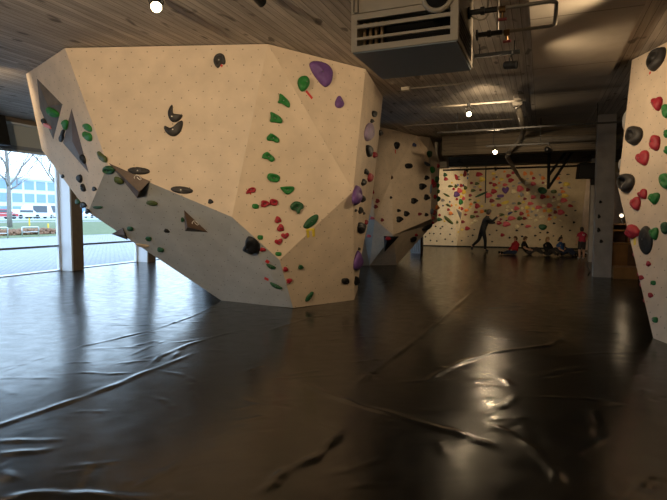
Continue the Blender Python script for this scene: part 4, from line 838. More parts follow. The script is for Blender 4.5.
for px, py, lb in ((467,170.5,'small dark lamp clamped on the lower lighting pipe, left'),(495.5,169,'small dark lamp clamped on the lower lighting pipe, middle')):
    p = atY(px, py, YT-.12); spot(p, p+Vector((0,1,-.3)), lb, False, .05, .11)
a, b = atY(486, 163, YT-.1), atY(485.4, 203, YT-.1); mb = MB(); mb.tube([a, Vector((a.x, a.y, b.z))], .02, 6); o = mb.build('hanging_rod', M['black'], loc=a); tag(o, 'thin black rod hanging in front of the far wall above the walking person', 'rod')
# near lamps on the left part of the ceiling
p = atz(156, 5, 3.8); spot(p, p+Vector((.55,-.62,-.56)), 'brightly lit spotlight at the ceiling above the huge boulder', True, .062, H-.04-p.z); L1 = p
p = atz(258.5, -1, 3.82); spot(p, p+Vector((.2,.9,-.35)), 'dark spotlight at the ceiling cut off by the top picture edge', False, .05, H-.05-p.z)
# grey duct pipe: along the ceiling, then an elbow, then on to the far wall
u0 = atz(517.5, 103, 3.8); u1 = atz(524, 134, 3.8); u2 = atz(513.5, 144, 3.62); u3 = atz(519, 160, 3.42); u4 = atz(524, 171.5, 3.35)
xx = (u0.x+u1.x)/2
mb = MB(); pp = [Vector((xx, u0.y, 3.8)), Vector((xx, 15.0, 3.8)), Vector((xx-.02, 15.35, 3.78)), Vector((xx-.12, 15.6, 3.62)), Vector((xx-.3, 15.75, 3.45)), Vector((xx-.42, 15.85, 3.3)), Vector((xx-.46, 16.1, 3.24)), Vector((xx-.46, 16.6, 3.22)), Vector((xx-.46, YB-.02, 3.22))]
mb.tube(pp, .065, 10); r = empty('duct_pipe', pp[0], 'thick grey duct pipe bending under the ceiling toward the far wall', 'pipe'); rel(mb, 'duct', M['pipe'], r, smooth=True)
mb = MB(); mb.tube([pp[0]-Vector((0,.02,0)), pp[0]+Vector((0,.1,0))], .1, 10); rel(mb, 'collar', M['pipe'], r)
for i in (3, 5): mb = MB(); mb.tube([pp[i]-(pp[i+1]-pp[i]).normalized()*.04, pp[i]+(pp[i+1]-pp[i]).normalized()*.04], .078, 10); rel(mb, 'coupling', M['pipe'], r)
for t in (13.2, 14.6): mb = MB(); mb.tube([(xx, t, 3.86), (xx, t, H)], .01, 6); rel(mb, 'hanger_rod', M['pipe'], r)
# horizontal thick pipe by the right columns
a, b = atY(517, 139.5, 15.9), atY(622, 137.5, 15.9); a.z = b.z = (a.z+b.z)/2; track(a, b, .09, 'thick grey horizontal pipe running right under the ceiling beam', 'pipe', 'conduit_pipe', (.3,.8))
# small junction box on the ceiling left of the tracks
p = atz(406, 87.6, H); jb = empty('junction_box', p, 'small pale junction box on the ceiling with a cable conduit', 'junction box'); mb = MB(); mb.box((p.x-.08,p.y-.06,H-.06),(p.x+.08,p.y+.06,H)); rel(mb, 'box', M['ac_cream'], jb); mb = MB(); mb.tube([(p.x+.08,p.y,H-.025),(p.x+1.1,p.y,H-.025)], .012, 6); rel(mb, 'conduit', M['pipe'], jb)
# black bracket frame
YK = 17.6
k1, k2, k3 = atY(549.3, 149, YK), atY(549.3, 189, YK), atY(563.5, 156, YK)
kb = empty('steel_bracket', k1, 'black triangular steel bracket hanging in front of the far wall', 'bracket')
mb = MB(); mb.tube([Vector((k1.x,YK,H)), Vector((k1.x,YK,k2.z))], .045, 4); rel(mb, 'upright', M['black'], kb)
for dx in (0, -.16): mb = MB(); mb.tube([Vector((k1.x,YK,k2.z-dx*2.4+.03)), Vector((k1.x+.95+dx,YK,H))], .04, 4); rel(mb, 'diagonal_bar', M['black'], kb)
# loudspeaker on the rear column
s0 = atY(590, 171, cB.y-.32); sp = empty('loudspeaker', s0, 'black loudspeaker hanging at the top of the rear column', 'loudspeaker')
mb = MB(); mb.obox(s0+Vector((-.1,0,0)), (.26,0.05,0), (-.03,.17,0), (0.02,0,.24)); rel(mb, 'cabinet', M['black_matte'], sp)
mb = MB(); mb.obox(s0+Vector((-.075,-.18,-.01)), (.23,.045,0), (-.002,.008,0), (.018,0,.21)); rel(mb, 'grille', M['black'], sp)
mb = MB(); mb.tube([s0+Vector((.05,.1,.2)), Vector((cB.x+.15, cB.y, s0.z+.25))], .025, 8); rel(mb, 'bracket', M['black'], sp)
o = MB(); q_ = atY(595, 180, cB.y-.02); o.box((q_.x-.13,cB.y-.22,q_.z-.16),(q_.x+.2,cB.y-.005,q_.z+.16)); o = o.build('junction_box', M['black_matte'], loc=q_); tag(o, 'black box on the rear column below the loudspeaker', 'box')
# black box against the window band at the left edge
q = atX(3, 130, WX+.35); o = MB(); o.obox((WX+.27, q.y-.6, 3.52), (.22,0,0), (0,.62,0), (0,-.06,.34)); o = o.build('loudspeaker', M['black_matte'], loc=(WX+.27,q.y-.6,3.5)); tag(o, 'black box mounted over the windows at the left picture edge', 'box')
# white ribbed radiator under the second boulder
q = atz(415.5, 253.5, 0); ra = empty('radiator', q, 'pale ribbed upright radiator seen beneath the second boulder', 'radiator')
for i in range(5): mb = MB(); mb.box((q.x-.2+i*.085, q.y-.05, .03), (q.x-.14+i*.085, q.y+.05, .6)); rel(mb, 'rib', M['white_frame'], ra)
mb = MB(); mb.box((q.x-.2, q.y-.03, 0), (q.x+.2, q.y+.03, .06)); rel(mb, 'foot', M['white_frame'], ra)
q = atz(419.8, 253.5, 0); mb = MB(); mb.box((q.x, q.y-.04, 0), (q.x+.12, q.y+.06, 1.4)); o = mb.build('post', M['cab_dark'], loc=q); tag(o, 'thin dark brown post beside the pale radiator', 'post')
q = atz(586, 262, 0)
st = empty('cable', q, 'thin dark cable lying on the floor by the rear column', 'cable'); mb = MB(); mb.tube([q+Vector((0,0,.012)), atz(588,268,.012), atz(590.5,271,.012), atz(588,275,.012)], .012, 6); rel(mb, 'lead', M['black'], st, smooth=True)
# ------------------------------------------------------------------ people
PM = {k: mat('cloth_'+k, c, .8, noise=.1) for k, c in dict(black=(.006,.006,.007), red=(.45,.02,.03), jeans=(.035,.06,.13), crimson=(.5,.035,.08), darkgrey=(.04,.035,.035), blue=(.04,.11,.3), navy=(.02,.03,.07), khaki=(.25,.19,.12), white=(.7,.68,.64)).items()}
PM['skin'] = mat('skin', (.55,.32,.2), .55); PM['hair_dark'] = mat('hair_dark', (.03,.02,.014), .6); PM['hair_blond'] = mat('hair_blond', (.35,.22,.09), .6); PM['hair_brown'] = mat('hair_brown', (.14,.075,.035), .6); PM['eye'] = mat('eye', (.01,.01,.01), .2)
def person(loc, yaw, sc, J, label, top, bottom, shoes, hair, hairlen=.0, sleeve='long', mark=None, legs='long', group=None, fat=1.0):
    """J: joint name -> (x forward, y left, z up) in metres for an adult; one skinned body, clothing and hair as children"""
    root = empty('person', loc, label, 'person'); 
    if group: root['group'] = group
    root.rotation_euler = (0,0,yaw); root.scale = (1,1,1)
    J = {k: Vector(v)*sc for k, v in J.items()}
    rad = dict(pelvis=.135, waist=.125, chest=.145, upper=.12, neck=.055, jaw=.068, head=.098, crown=.07, hipL=.1, hipR=.1, kneeL=.062, kneeR=.062, ankL=.042, ankR=.042, toeL=.036, toeR=.036, shL=.068, shR=.068, elL=.045, elR=.045, wrL=.031, wrR=.031, paL=.034, paR=.034)
    for k_ in rad: rad[k_] *= (1+(fat-1)*.5) if k_ in ('neck','jaw','head','crown','wrL','wrR','paL','paR') else fat
    E_ = [('pelvis','waist'),('waist','chest'),('chest','upper'),('upper','neck'),('neck','jaw'),('jaw','head'),('head','crown')]
    for s in 'LR': E_ += [('pelvis','hip'+s),('hip'+s,'knee'+s),('knee'+s,'ank'+s),('ank'+s,'toe'+s),('upper','sh'+s),('sh'+s,'el'+s),('el'+s,'wr'+s),('wr'+s,'pa'+s)]
    J['waist'] = J['pelvis'].lerp(J['chest'], .5)
    up = (J['upper']-J['chest']).normalized(); hd = (J['head']-J['neck'])
    J['jaw'] = J['neck'].lerp(J['head'], .5); J['crown'] = J['head']+hd.normalized()*.07*sc
    for s in 'LR': J['pa'+s] = J['wr'+s]+(J['wr'+s]-J['el'+s]).normalized()*.075*sc
    names = list(J); ix = {n: i for i, n in enumerate(names)}
    verts = [J[n] for n in names]; edges = [(ix[a], ix[b]) for a, b in E_]; radii = [rad[n]*sc for n in names]; roots = [ix['pelvis']]
    # fingers and thumb: short chains rooted inside the palm
    for s in 'LR':
        d = (J['pa'+s]-J['wr'+s]).normalized(); side = d.cross(Vector((0,0,1))); side = side.normalized() if side.length > .1 else Vector((0,1,0)); dn = side.cross(d).normalized()
        sgn = 1 if s == 'L' else -1
        for i, (o_, ln) in enumerate(((-.027,.058),(-.009,.072),(.009,.068),(.027,.052))):
            b_ = J['pa'+s]+side*o_*sc; k = len(verts)
            verts += [b_-d*.02*sc, b_+d*.03*sc, b_+d*(.03+ln*.5)*sc-dn*.006*sc, b_+d*(.03+ln*.9)*sc-dn*.024*sc]; edges += [(k,k+1),(k+1,k+2),(k+2,k+3)]; radii += [.01*sc,.0095*sc,.0085*sc,.007*sc]; roots.append(k)
        b_ = J['wr'+s].lerp(J['pa'+s], .45); k = len(verts); th = (side*sgn+d*.7).normalized()
        verts += [b_, b_+th*.045*sc, b_+th*.06*sc+d*.035*sc]; edges += [(k,k+1),(k+1,k+2)]; radii += [.012*sc,.011*sc,.008*sc]; roots.append(k)
    # nose and ears as small chains rooted inside the head
    hdn = hd.normalized(); fwd = Vector(J_face); fwd = (fwd-hdn*fwd.dot(hdn)).normalized(); lat = hdn.cross(fwd)
    hc = J['head']
    for vs_, r_ in (([hc+fwd*.07*sc+hdn*.0, hc+fwd*.104*sc-hdn*.018*sc], (.014,.011)), ([hc+lat*.07*sc, hc+lat*.1*sc-fwd*.01*sc], (.018,.014)), ([hc-lat*.07*sc, hc-lat*.1*sc-fwd*.01*sc], (.018,.014))):
        k = len(verts); verts += vs_; edges.append((k, k+1)); radii += [x*sc for x in r_]; roots.append(k)
    me = bpy.data.meshes.new('tmp'); me.from_pydata([tuple(v) for v in verts], edges, []); o = bpy.data.objects.new('tmp', me); COL.objects.link(o)
    md = o.modifiers.new('s', 'SKIN'); md.use_smooth_shade = True; sm = o.modifiers.new('d', 'SUBSURF'); sm.levels = 2; sm.render_levels = 2
    for i, sv in enumerate(me.skin_vertices[0].data): sv.radius = (radii[i], radii[i]); sv.use_root = i in roots
    bpy.context.view_layer.update(); dg = bpy.context.evaluated_depsgraph_get()
    bme = bpy.data.meshes.new_from_object(o.evaluated_get(dg)); bpy.data.objects.remove(o)
    bme.materials.clear(); bme.materials.append(PM['skin'])
    body = bpy.data.objects.new('body', bme); COL.objects.link(body); body.parent = root
    # nearest bone per face -> clothing shells
    segs = [(J[a], J[b], a, b) for a, b in E_]
    def near(p):
        best = None
        for a, b, na, nb in segs:
            t = max(0, min(1, (p-a).dot(b-a)/max((b-a).length_squared, 1e-9))); d = (p-a.lerp(b, t)).length/(sc*(rad[na]*(1-t)+rad[nb]*t))
            if best is None or d < best[0]: best = (d, na, nb, t)
        return best
    sets = {'top': set(), 'trousers': set(), 'shoe_L': set(), 'shoe_R': set()}
    for f in bme.polygons:
        _, na, nb, t = near(f.center); k = (na[:-1] if na[-1] in 'LR' else na, nb[:-1] if nb[-1] in 'LR' else nb)
        if k in (('waist','chest'),('chest','upper'),('upper','sh')) or (k == ('upper','neck') and t < .35) or (k == ('pelvis','waist') and t > .3) or (k == ('sh','el') and (sleeve == 'long' or t < .6)) or (k == ('el','wr') and sleeve == 'long' and t < .95): sets['top'].add(f.index)
        if k in (('pelvis','hip'),('hip','knee')) or (k == ('pelvis','waist') and t <= .35) or (k == ('knee','ank') and legs == 'long' and t < .93): 
            if not (legs == 'short' and k == ('hip','knee') and t > .85): sets['trousers'].add(f.index)
        if (f.center-J['pelvis']).length < .19*sc*fat and f.center.z < J['pelvis'].z+.05*sc and k[0] not in ('el','wr','sh') and f.index not in sets['top']: sets['trousers'].add(f.index)
        if k == ('ank','toe'): sets['shoe_'+nb[-1]].add(f.index)
    for nme, idx in sets.items():
        if not idx: continue
        bm = bmesh.new(); bm.from_mesh(bme); bm.faces.ensure_lookup_table()
        bmesh.ops.delete(bm, geom=[f for f in bm.faces if f.index not in idx], context='FACES')
        comps = []; seen = set()
        for f in bm.faces:
            if f in seen: continue
            st_ = [f]; seen.add(f); cp = []
            while st_:
                g = st_.pop(); cp.append(g)
                for e in g.edges:
                    for h in e.link_faces:
                        if h not in seen: seen.add(h); st_.append(h)
            comps.append(cp)
        big_ = max(len(c) for c in comps)
        comps.sort(key=len, reverse=True)
        bmesh.ops.delete(bm, geom=[f for i, c in enumerate(comps) if (i and ('shoe' in nme or len(c) < .25*big_)) for f in c], context='FACES')
        bmesh.ops.delete(bm, geom=[v for v in bm.verts if not v.link_faces], context='VERTS'); bm.normal_update()
        for v in bm.verts: v.co += v.normal*(.012 if nme != 'trousers' else .010)*sc
        m2 = bpy.data.meshes.new(nme); bm.to_mesh(m2); bm.free(); m2.materials.clear(); m2.materials.append(PM[top] if nme == 'top' else PM[bottom] if nme == 'trousers' else PM[shoes])
        c = bpy.data.objects.new('shoe' if 'shoe' in nme else nme, m2); COL.objects.link(c); c.parent = root
    # hair: a cap over the back and top of the head
    mb = MB(); n_, m_n = 18, 10
    q = Matrix((lat, -fwd, hdn)).transposed(); cvs = []
    mb.ball((0,0,0), (.105*sc, .115*sc, .125*sc), 18, 12)
    vs_ = []
    for v in mb.v:
        v = Vector(v); 
        if v.y < -.03*sc and v.z < .045*sc: v = Vector((v.x*.72, -.05*sc, v.z*.7))     # leave the face free
        if v.y >= 0 and v.z < 0: v.z -= hairlen*sc*.6
        vs_.append(tuple(hc+q@v+hdn*.022*sc))
    mb.v = vs_; hb_ = mb.build('hair', PM[hair], root, smooth=True)
    for s in (1,-1): e = MB().ball(hc+fwd*.088*sc+lat*.034*s*sc+hdn*.012*sc, .011*sc, 8, 6).build('eye', PM['eye'], root, smooth=True)
    mo = MB().ball(hc+fwd*.08*sc-hdn*.048*sc, (.022*sc,.022*sc,.006*sc), 8, 6).build('mouth', PM['crimson'], root, smooth=True)
    if mark:
        p_ = J['chest'].lerp(J['upper'], .6)
        mb = MB(); c = p_-Vector((1,0,0))*.172*sc
        for st in ([(-.07,.0),(-.04,.05),(0,.015),(.04,.05),(.07,.0)], [(-.05,-.04),(0,-.01),(.05,-.04)]): mb.tube([c+Vector((0,a*sc,b*sc)) for a, b in st], .011*sc, 6)
        mb.build('shirt_print', PM['white'], root)
    return root
J_face = (1,0,0)
stand = dict(pelvis=(0,0,.93), chest=(.12,0,1.26), upper=(.17,0,1.4), neck=(.21,0,1.5), head=(.26,0,1.66), hipL=(0,.09,.9), hipR=(0,-.09,.9), kneeR=(.1,-.09,.49), ankR=(.1,-.09,.08), toeR=(.23,-.1,.035),
             kneeL=(-.12,.09,.5), ankL=(-.42,.09,.22), toeL=(-.40,.1,.08), shL=(.17,.18,1.38), shR=(.17,-.18,1.38), elL=(.36,.2,1.22), elR=(.36,-.19,1.3), wrL=(.58,.16,1.24), wrR=(.57,-.14,1.48))
g_ = atz(484, 251.7, 0); yr = math.atan2(RT.y, RT.x)
J_face = (1,0,-.15)
person(g_-Vector((math.cos(yr), math.sin(yr), 0))*.08, yr, .99, stand, 'person in black striding right before the far wall, arms reaching forward', 'black', 'black', 'darkgrey', 'hair_dark', .04)
def sit(legz=.1, lean=-.08, kn=.1, ext=.62):
    return dict(pelvis=(0,0,.14), chest=(lean,0,.46), upper=(lean*1.2,0,.6), neck=(lean*1.1,0,.7), head=(lean*.8,0,.86), hipL=(.04,.1,.13), hipR=(.04,-.1,.13), kneeL=(.42,.13,kn+.08), kneeR=(.42,-.13,kn), ankL=(.8,.12,.07), ankR=(.8,-.12,.07), toeL=(.84,.13,.19), toeR=(.84,-.13,.19),
                shL=(lean*1.2,.17,.58), shR=(lean*1.2,-.17,.58), elL=(lean+.08,.25,.36), elR=(lean+.08,-.25,.36), wrL=(.26,.16,.26), wrR=(.26,-.16,.26))
J_face = (1,0,0)
yl = yr+math.pi
GP = 'children resting at the foot of the far wall'
def kid(px, py, yaw, sc, J, *a, **k):
    k['fat'] = 1.25; return person(atz(px, py, 0), yaw, sc, J, *a, **k)
kid(514,254.6,yl+.25,.72,sit(),'child in a red top and jeans sitting on the floor, legs to the left','red','jeans','black','hair_brown',.03,group=GP)
kid(528,254.8,yr-.5,.72,sit(kn=.3,lean=-.2),'child in black sitting beside the child in red, bare forearms','black','darkgrey','black','hair_brown',.05,sleeve='short',group=GP)
kid(547.5,255.8,yr-1.2,.72,sit(kn=.34,lean=-.02),'fair haired child in dark clothes crouched on the floor right of centre','black','darkgrey','black','hair_blond',.16,group=GP)
kid(561,255.8,yr-.9,.72,sit(kn=.3,lean=-.05),'dark haired child in a blue top sitting next to the fair haired child','blue','navy','black','hair_dark',.03,sleeve='short',group=GP)
lie = sit(lean=-.34, kn=.12); lie.update(chest=(-.3,0,.3), upper=(-.4,0,.4), neck=(-.45,0,.48), head=(-.48,0,.62), shL=(-.38,.17,.38), shR=(-.38,-.17,.38), elL=(-.5,.2,.12), elR=(-.2,-.2,.14), wrL=(-.3,.2,.06), wrR=(.0,-.16,.14))
kid(572,255.4,yr-.25,.62,lie,'child leaning back on the floor with legs stretched right, rightmost of the seated row','navy','darkgrey','white','hair_dark',.02,sleeve='short',group=GP)
st2 = dict(pelvis=(0,0,.9), chest=(.02,0,1.24), upper=(.03,0,1.38), neck=(.04,0,1.47), head=(.06,0,1.63), hipL=(0,.1,.86), hipR=(0,-.1,.86), kneeL=(.04,.11,.47), kneeR=(.03,-.12,.47), ankL=(0,.11,.08), ankR=(0,-.12,.08), toeL=(.14,.13,.035), toeR=(.14,-.14,.035), shL=(.03,.18,1.36), shR=(.03,-.18,1.36), elL=(.0,.27,1.1), elR=(.02,-.27,1.1), wrL=(.14,.25,.9), wrR=(.16,-.25,.9))
kid(581.5,258.6,math.atan2(FH.y,FH.x),.63,st2,'child in a crimson tee shirt with white print standing, back turned, by the rear column','crimson','darkgrey','white','hair_dark',.06,sleeve='short',legs='short',mark=True)
# ------------------------------------------------------------------ outdoors
def gz(d):   # ground height by distance outward from the window wall
    return float(np.interp(d, [0, 16, 22, 40, 60, 75, 400], [-.12, -.02, .18, .82, 1.05, 1.1, 1.1]))
NX = Vector((-1, 0, 0))
def om(name, kind, c1, c2, sc):
    m = bpy.data.materials.new(name); m.use_nodes = True; nt = m.node_tree; b = nt.nodes['Principled BSDF']; tc = nt.nodes.new('ShaderNodeTexCoord')
    if kind == 'brick':
        n = nt.nodes.new('ShaderNodeTexBrick'); n.inputs['Scale'].default_value = sc; n.inputs['Color1'].default_value = (*c1,1); n.inputs['Color2'].default_value = (*c2,1); n.inputs['Mortar'].default_value = (*[x*.6 for x in c1],1); n.inputs['Mortar Size'].default_value = .03
        nt.links.new(tc.outputs['Object'], n.inputs['Vector']); nt.links.new(n.outputs['Color'], b.inputs['Base Color'])
    else:
        n = nt.nodes.new('ShaderNodeTexNoise'); n.inputs['Scale'].default_value = sc; n.inputs['Detail'].default_value = 6; nt.links.new(tc.outputs['Object'], n.inputs['Vector'])
        nt.links.new(mixc(nt, ramp(nt, n.outputs[0], .3, .7), c1, c2), b.inputs['Base Color'])
    b.inputs['Roughness'].default_value = .9; return m
M['paving'] = om('brick_paving', 'brick', (.29,.295,.305), (.36,.36,.37), 2.2); M['grass'] = om('lawn', 'noise', (.08,.11,.04), (.14,.165,.07), 3); M['asphalt'] = om('asphalt', 'noise', (.30,.31,.32), (.36,.37,.38), 2); M['water'] = om('canal', 'noise', (.30,.42,.42), (.40,.52,.52), 1)
def ground(name, ds, m, y0=-80, y1=230):
    mb = MB()
    for a, b in zip(ds[:-1], ds[1:]): mb.add([(WX-.25-a, y0, gz(a)), (WX-.25-a, y1, gz(a)), (WX-.25-b, y1, gz(b)), (WX-.25-b, y0, gz(b))], [(0,1,2,3)])
    struct(mb.build(name, m))
ground('ground_paving', [0,8,16,19], M['paving']); ground('ground_lawn', [19,22,30,40], M['grass']); ground('ground_path', [40,44], M['paving']); ground('ground_verge', [44,52], M['grass']); ground('ground_canal', [52,60], M['water']); ground('ground_road', [60,75,400], M['asphalt'])
def og(px, d):      # ground point at pixel column px, distance d outward
    p = atX(px, 230, WX-.25-d); return Vector((p.x, p.y, gz(d)))
def toX(px, py, d): return atX(px, py, WX-.25-d)
M['bark'] = mat('bark', (.24,.225,.21), .9, noise=.2); M['hedge'] = om('autumn_hedge', 'noise', (.12,.07,.035), (.34,.17,.10), 6); M['galv'] = mat('galvanised_tube', (.6,.62,.63), .4, .6); M['yellow_post'] = mat('yellow_post', (.75,.5,.04), .5)
M['facade'] = mat('pale_facade', (.62,.68,.74), .6); M['pane_blue'] = mat('blue_pane', (.18,.30,.46), .15); M['car_white'] = mat('white_paint', (.75,.76,.78), .3); M['car_red'] = mat('red_paint', (.5,.05,.06), .3); M['tyre'] = mat('tyre', (.02,.02,.02), .8); M['car_glass'] = mat('car_window', (.05,.07,.09), .1)
def tree(px, d, trunk, limbs, tr, label, seed):
    base = og(px, d); o = empty('bare_tree', base, label, 'tree'); rnd = random.Random(seed)
    k = (base-CAM).dot(FH)/FPX
    def W(x, y, o_=0): p = toX(x, y, d); return p+NX*o_
    pts = [base-Vector((0,0,.05))]+[W(x, y) for x, y in trunk]
    mb = MB(); n = len(pts); mb.tube(pts, [tr*(1-.55*i/(n-1)) for i in range(n)], 10); rel(mb, 'trunk', M['bark'], o, smooth=True)
    def twig(mb, p, dr, L, r, lev):
        q = [p]; dd = dr.normalized()
        for i in range(4): dd = (dd+Vector((rnd.uniform(-.22,.22), rnd.uniform(-.22,.22), rnd.uniform(-.1,.2)))).normalized(); q.append(q[-1]+dd*L/4)
        mb.tube(q, [r, r*.85, r*.65, r*.5, r*.3], 5)
        if lev > 0:
            for i in range(1, 5):
                for _ in range(2 if lev > 1 else 1): twig(mb, q[i], dd+Vector((rnd.uniform(-.8,.8), rnd.uniform(-.8,.8), rnd.uniform(-.2,.6))), L*rnd.uniform(.45,.7), r*.45, lev-1)
    for lm in limbs:
        q = [W(x, y, rnd.uniform(-.6,.6) if i else 0) for i, (x, y) in enumerate(lm)]; mb = MB(); m = len(q); mb.tube(q, [tr*.42*(1-.6*i/(m-1)) for i in range(m)], 7)
        for i in range(1, m):
            for _ in range(2): twig(mb, q[i], (q[i]-q[i-1]).normalized()+Vector((rnd.uniform(-.7,.7), rnd.uniform(-.7,.7), rnd.uniform(0,.6))), rnd.uniform(1.6,3.0), tr*.14, 2)
        rel(mb, 'branch', M['bark'], o, smooth=True)
    return o
tree(10, 31, [(9.2,210),(8.8,195),(8.5,184),(7.5,168),(6,150),(5,136)], [[(8.5,187),(3,180),(-6,168),(-14,150)],[(9,186),(16,178),(24,168),(31,157),(40,146)],[(7.8,172),(2,162),(-3,150),(-8,138)],[(7.2,165),(10,156),(12,146),(14,136)],[(9,190),(15,186),(20,179),(26,175)]], .22, 'bare tree nearest the left edge outside the windows', 3)
tree(58, 31, [(58,210),(57.6,196),(57.3,184)], [[(57.3,185),(50,176),(44,164),(38,157),(33,150)],[(57.3,184),(53,172),(49,162),(47,152)],[(57.3,184),(58.5,170),(58,150),(60,136)],[(57.5,190),(64,180),(70,165)]], .2, 'bare forked tree right behind the thick window post', 5)
tree(112, 33, [(112,214),(112,196),(111,180)], [[(111,182),(106,168),(100,150)],[(111,181),(116,166),(120,150)],[(111,180),(110,164),(112,140)]], .24, 'bare tree hidden mostly behind the huge boulder', 8)
# hedge, bike stands, posts
p = og(40, 22); hd_ = MB(); rr = random.Random(2)
for i in range(520):
    c = p+Vector((rr.uniform(-.5,.5), rr.uniform(-11,2.0), 0)); c.z = gz(-(c.x-WX+.25))+rr.uniform(.0,.32)
    hd_.ball(c, (rr.uniform(.1,.24), rr.uniform(.1,.26), rr.uniform(.08,.17)), 6, 4)
o = hd_.build('hedge', M['hedge'], loc=p); tag(o, 'low reddish brown hedge outside on the grass', 'hedge')
def hoop(pa, pb, d, hgt, label):
    a, b = og(pa, d), og(pb, d); r = empty('bicycle_stand', (a+b)/2, label, 'bicycle stand'); u = Vector((0,0,hgt))
    mb = MB(); mb.tube([a, a+u*.93, a+u*.98+(b-a)*.03, a+u+(b-a)*.08, b+u-(b-a)*.08, b+u*.98-(b-a)*.03, b+u*.93, b], .04, 8); rel(mb, 'hoop', M['galv'], r, smooth=True)
    mb = MB(); mb.tube([a+u*.45, b+u*.45], .025, 6); rel(mb, 'crossbar', M['galv'], r)
hoop(-9, 7.5, 19.3, .68, 'metal tube bicycle stand at the left edge outside'); hoop(22, 38.5, 20.3, .62, 'metal tube bicycle stand in front of the hedge, nearer the post')
for px, d, h, lb in ((29.7, 33, .75, 'taller yellow marker post on the lawn outside'), (48.3, 27, .5, 'shorter yellow marker post on the lawn outside')):
    q = og(px, d); mb = MB(); mb.lathe(q, (0,0,1), [(.07,0),(.07,h*.9),(.05,h)], 8); o = mb.build('marker_post', M['yellow_post'], loc=q); tag(o, lb, 'post')
q = og(20, 51); rl = empty('railing', q, 'pale railing along the water outside', 'railing')
mb = MB(); 
for z_ in (.45, .85): mb.tube([(q.x,-10,q.z+z_),(q.x,95,q.z+z_)], .04, 5)
rel(mb, 'rail', M['galv'], rl)
for i in range(35): mb = MB(); mb.box((q.x-.03,-10+3*i,q.z),(q.x+.03,-9.94+3*i,q.z+.88)); rel(mb, 'post', M['galv'], rl)
def vehicle(px, d, L, hgt, m, label, van):
    q = og(px, d); o = empty('van' if van else 'car', q, label, 'van' if van else 'car'); w = .85
    pr = [(-L/2,.35),(-L/2,.95 if not van else 1.9),(-L*.38,hgt),(L*.15 if not van else L*.28,hgt),(L*.3 if not van else L*.38,.95),(L/2,.8),(L/2,.35)]
    mb = MB(); n = len(pr); mb.add([(q.x-w,q.y+a,q.z+b) for a, b in pr]+[(q.x+w,q.y+a,q.z+b) for a, b in pr], [tuple(range(n)), tuple(reversed(range(n,2*n)))]+[(i,i+n,(i+1)%n+n,(i+1)%n) for i in range(n)]); rel(mb, 'body', m, o)
    mb = MB(); mb.box((q.x-w-.01,q.y-L*.34,q.z+1.0),(q.x+w+.01,q.y+L*.16,q.z+hgt-.12)); rel(mb, 'side_window', M['car_glass'], o)
    for a in (-L*.32, L*.32):
        for s in (-1, 1): mb = MB(); mb.lathe((q.x+s*(w-.1), q.y+a, q.z+.33), (s,0,0), [(.33,0),(.33,.18),(.2,.2)], 14); rel(mb, 'wheel', M['tyre'], o)
for i, (px, L, hgt, m, lb, van) in enumerate(((2,4.2,1.45,'car_red','red car parked across the water at the left edge',0),(26,4.6,1.5,'car_white','white car parked across the water, left of the vans',0),(40,5.4,2.3,'car_white','white van parked across the water, first right of the white car',1),(51,5.6,2.4,'car_white','white van parked across the water behind the forked tree',1),(95,4.5,1.5,'car_white','white car across the water right of the window post',0))): vehicle(px, 62+3*i, L, hgt, M[m], lb, van)
# office building
D_ = 95; qa, qb = og(-60, D_), og(190, D_); bu = empty('office_building', (qa+qb)/2, 'pale office building with a grid of blue windows across the road', 'building'); bu.location.z = 1.1
hB = toX(30, 180, D_).z; xw = qa.x; ya, yb2 = qa.y, qb.y
mb = MB(); mb.box((xw-14, ya, 1.1), (xw, yb2, hB)); rel(mb, 'wall', M['facade'], bu)
nb = 26; bw = (yb2-ya)/nb; fl = (hB-1.1)/3
for i in range(nb):
    for k in range(3):
        z_ = 1.1+fl*k; mb = MB(); mb.box((xw, ya+bw*i+.3, z_+fl*.22), (xw+.06, ya+bw*(i+1)-.3, z_+fl*.9)); 
        if i < 17: rel(mb, 'window', M['pane_blue'], bu)
mb = MB(); mb.box((xw-14, ya-.3, hB), (xw+.4, yb2+.3, hB+.5)); rel(mb, 'parapet', M['facade'], bu)
# ------------------------------------------------------------------ light
def spotl(name, p, aim, power, ang, col_=(1,.74,.42), blend=.6, size=.06):
    l = bpy.data.lights.new(name, 'SPOT'); l.energy = power; l.color = col_; l.spot_size = R(ang); l.spot_blend = blend; l.shadow_soft_size = size
    o = bpy.data.objects.new(name, l); COL.objects.link(o); o.location = p; o.rotation_euler = (Vector(aim)-Vector(p)).to_track_quat('-Z', 'Y').to_euler(); return o
WARM = (1,.75,.46)
cA_ = (T2+T3+F+G)/4; cB_ = (T3+T4+E+F)/4
spotl('spot_front', (-3.6, .4, 3.1), cA_+Vector((0.2,0,.1)), 820, 68, WARM)
spotl('fill_rear', (-2, -1.5, 3.7), (-2.5, YF, 1.5), 900, 110, WARM)  # unseen fill added behind the viewpoint, bounces light into the hall
spotl('spot_edge', (.95, 6.35, 3.72), (B2+T3+E+T4)/4+Vector((.25,0,.1)), 260, 82, WARM, .8)
spotl('fill_window_band', (-8.5, 5.0, 3.7), (-12.2, 9.5, 3.4), 200, 120, WARM)  # unseen lamp added to brighten the band above the windows
pl_ = bpy.data.lights.new('desk_lamp_light', 'POINT'); pl_.energy = 2; pl_.color = WARM; pl_.shadow_soft_size = .05; po_ = bpy.data.objects.new('desk_lamp_light', pl_); COL.objects.link(po_); po_.location = lp+Vector((.06,-.3,.12))
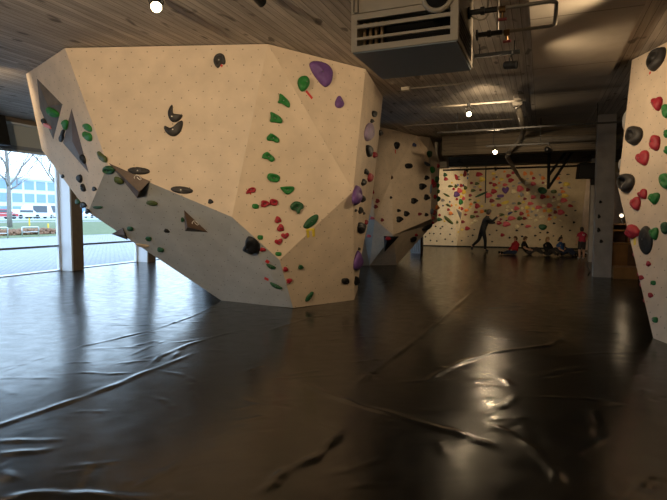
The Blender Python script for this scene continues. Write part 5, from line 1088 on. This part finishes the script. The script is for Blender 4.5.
spotl('spot_slab', LS+Vector((.16,-.04,-.02)), (t0+ML)/2+Vector((.3,-.6,-.2)), 125, 130, WARM, 1)
spotl('spot_second', (-.9, 9.5, 3.7), (e_+g_)/2, 330, 66, WARM)
spotl('fill_heater', (-1.0, -.8, 3.7), (-1.2, 5.6, 3.45), 170, 34, WARM, .8)  # unseen lamp added to lift the front of the heater box
p = L2+Vector((.02,-.08,-.05)); spotl('spot_middle', p, p+Vector((.25,-1,-.55)), 12, 100, WARM, .5, .05)
p = L3+Vector((.01,-.09,-.05)); spotl('spot_far', p, p+Vector((.1,-1,-.35)), 50, 130, WARM, .5, .05)
p = L1+Vector((.05,-.06,-.06)); spotl('spot_left', p, p+Vector((.55,-.62,-.56)), 50, 110, WARM, .5, .05)
spotl('spot_far_left', (-2.4, 21.2, 3.4), (-5.2, 25.2, 1.9), 420, 58, WARM)
spotl('spot_far_right', (-1.2, 20.9, 3.4), (-1.8, YB, 1.9), 210, 110, WARM)
w = bpy.data.worlds.new('sky'); SC.world = w; w.use_nodes = True; nt = w.node_tree; bg = nt.nodes['Background']
tc = nt.nodes.new('ShaderNodeTexCoord'); sp_ = nt.nodes.new('ShaderNodeSeparateXYZ'); nt.links.new(tc.outputs['Generated'], sp_.inputs[0])
n = nt.nodes.new('ShaderNodeTexNoise'); n.inputs['Scale'].default_value = 3; n.inputs['Detail'].default_value = 5; nt.links.new(tc.outputs['Generated'], n.inputs['Vector'])
f = mnode(nt, 'ADD', ramp(nt, sp_.outputs[2], 0, .55), mnode(nt, 'MULTIPLY', mnode(nt, 'SUBTRACT', n.outputs[0], .5), .5)); 
nt.links.new(mixc(nt, f, (.66,.84,1.0), (.5,.72,1.0)), bg.inputs[0]); bg.inputs[1].default_value = 4.4
SC.view_settings.view_transform = 'Standard'; SC.view_settings.look = 'None'; SC.view_settings.gamma = 1; SC.view_settings.use_curve_mapping = False; SC.view_settings.exposure = 0
SC.cycles.use_denoising = True; SC.cycles.max_bounces = 8; SC.cycles.sample_clamp_indirect = 6
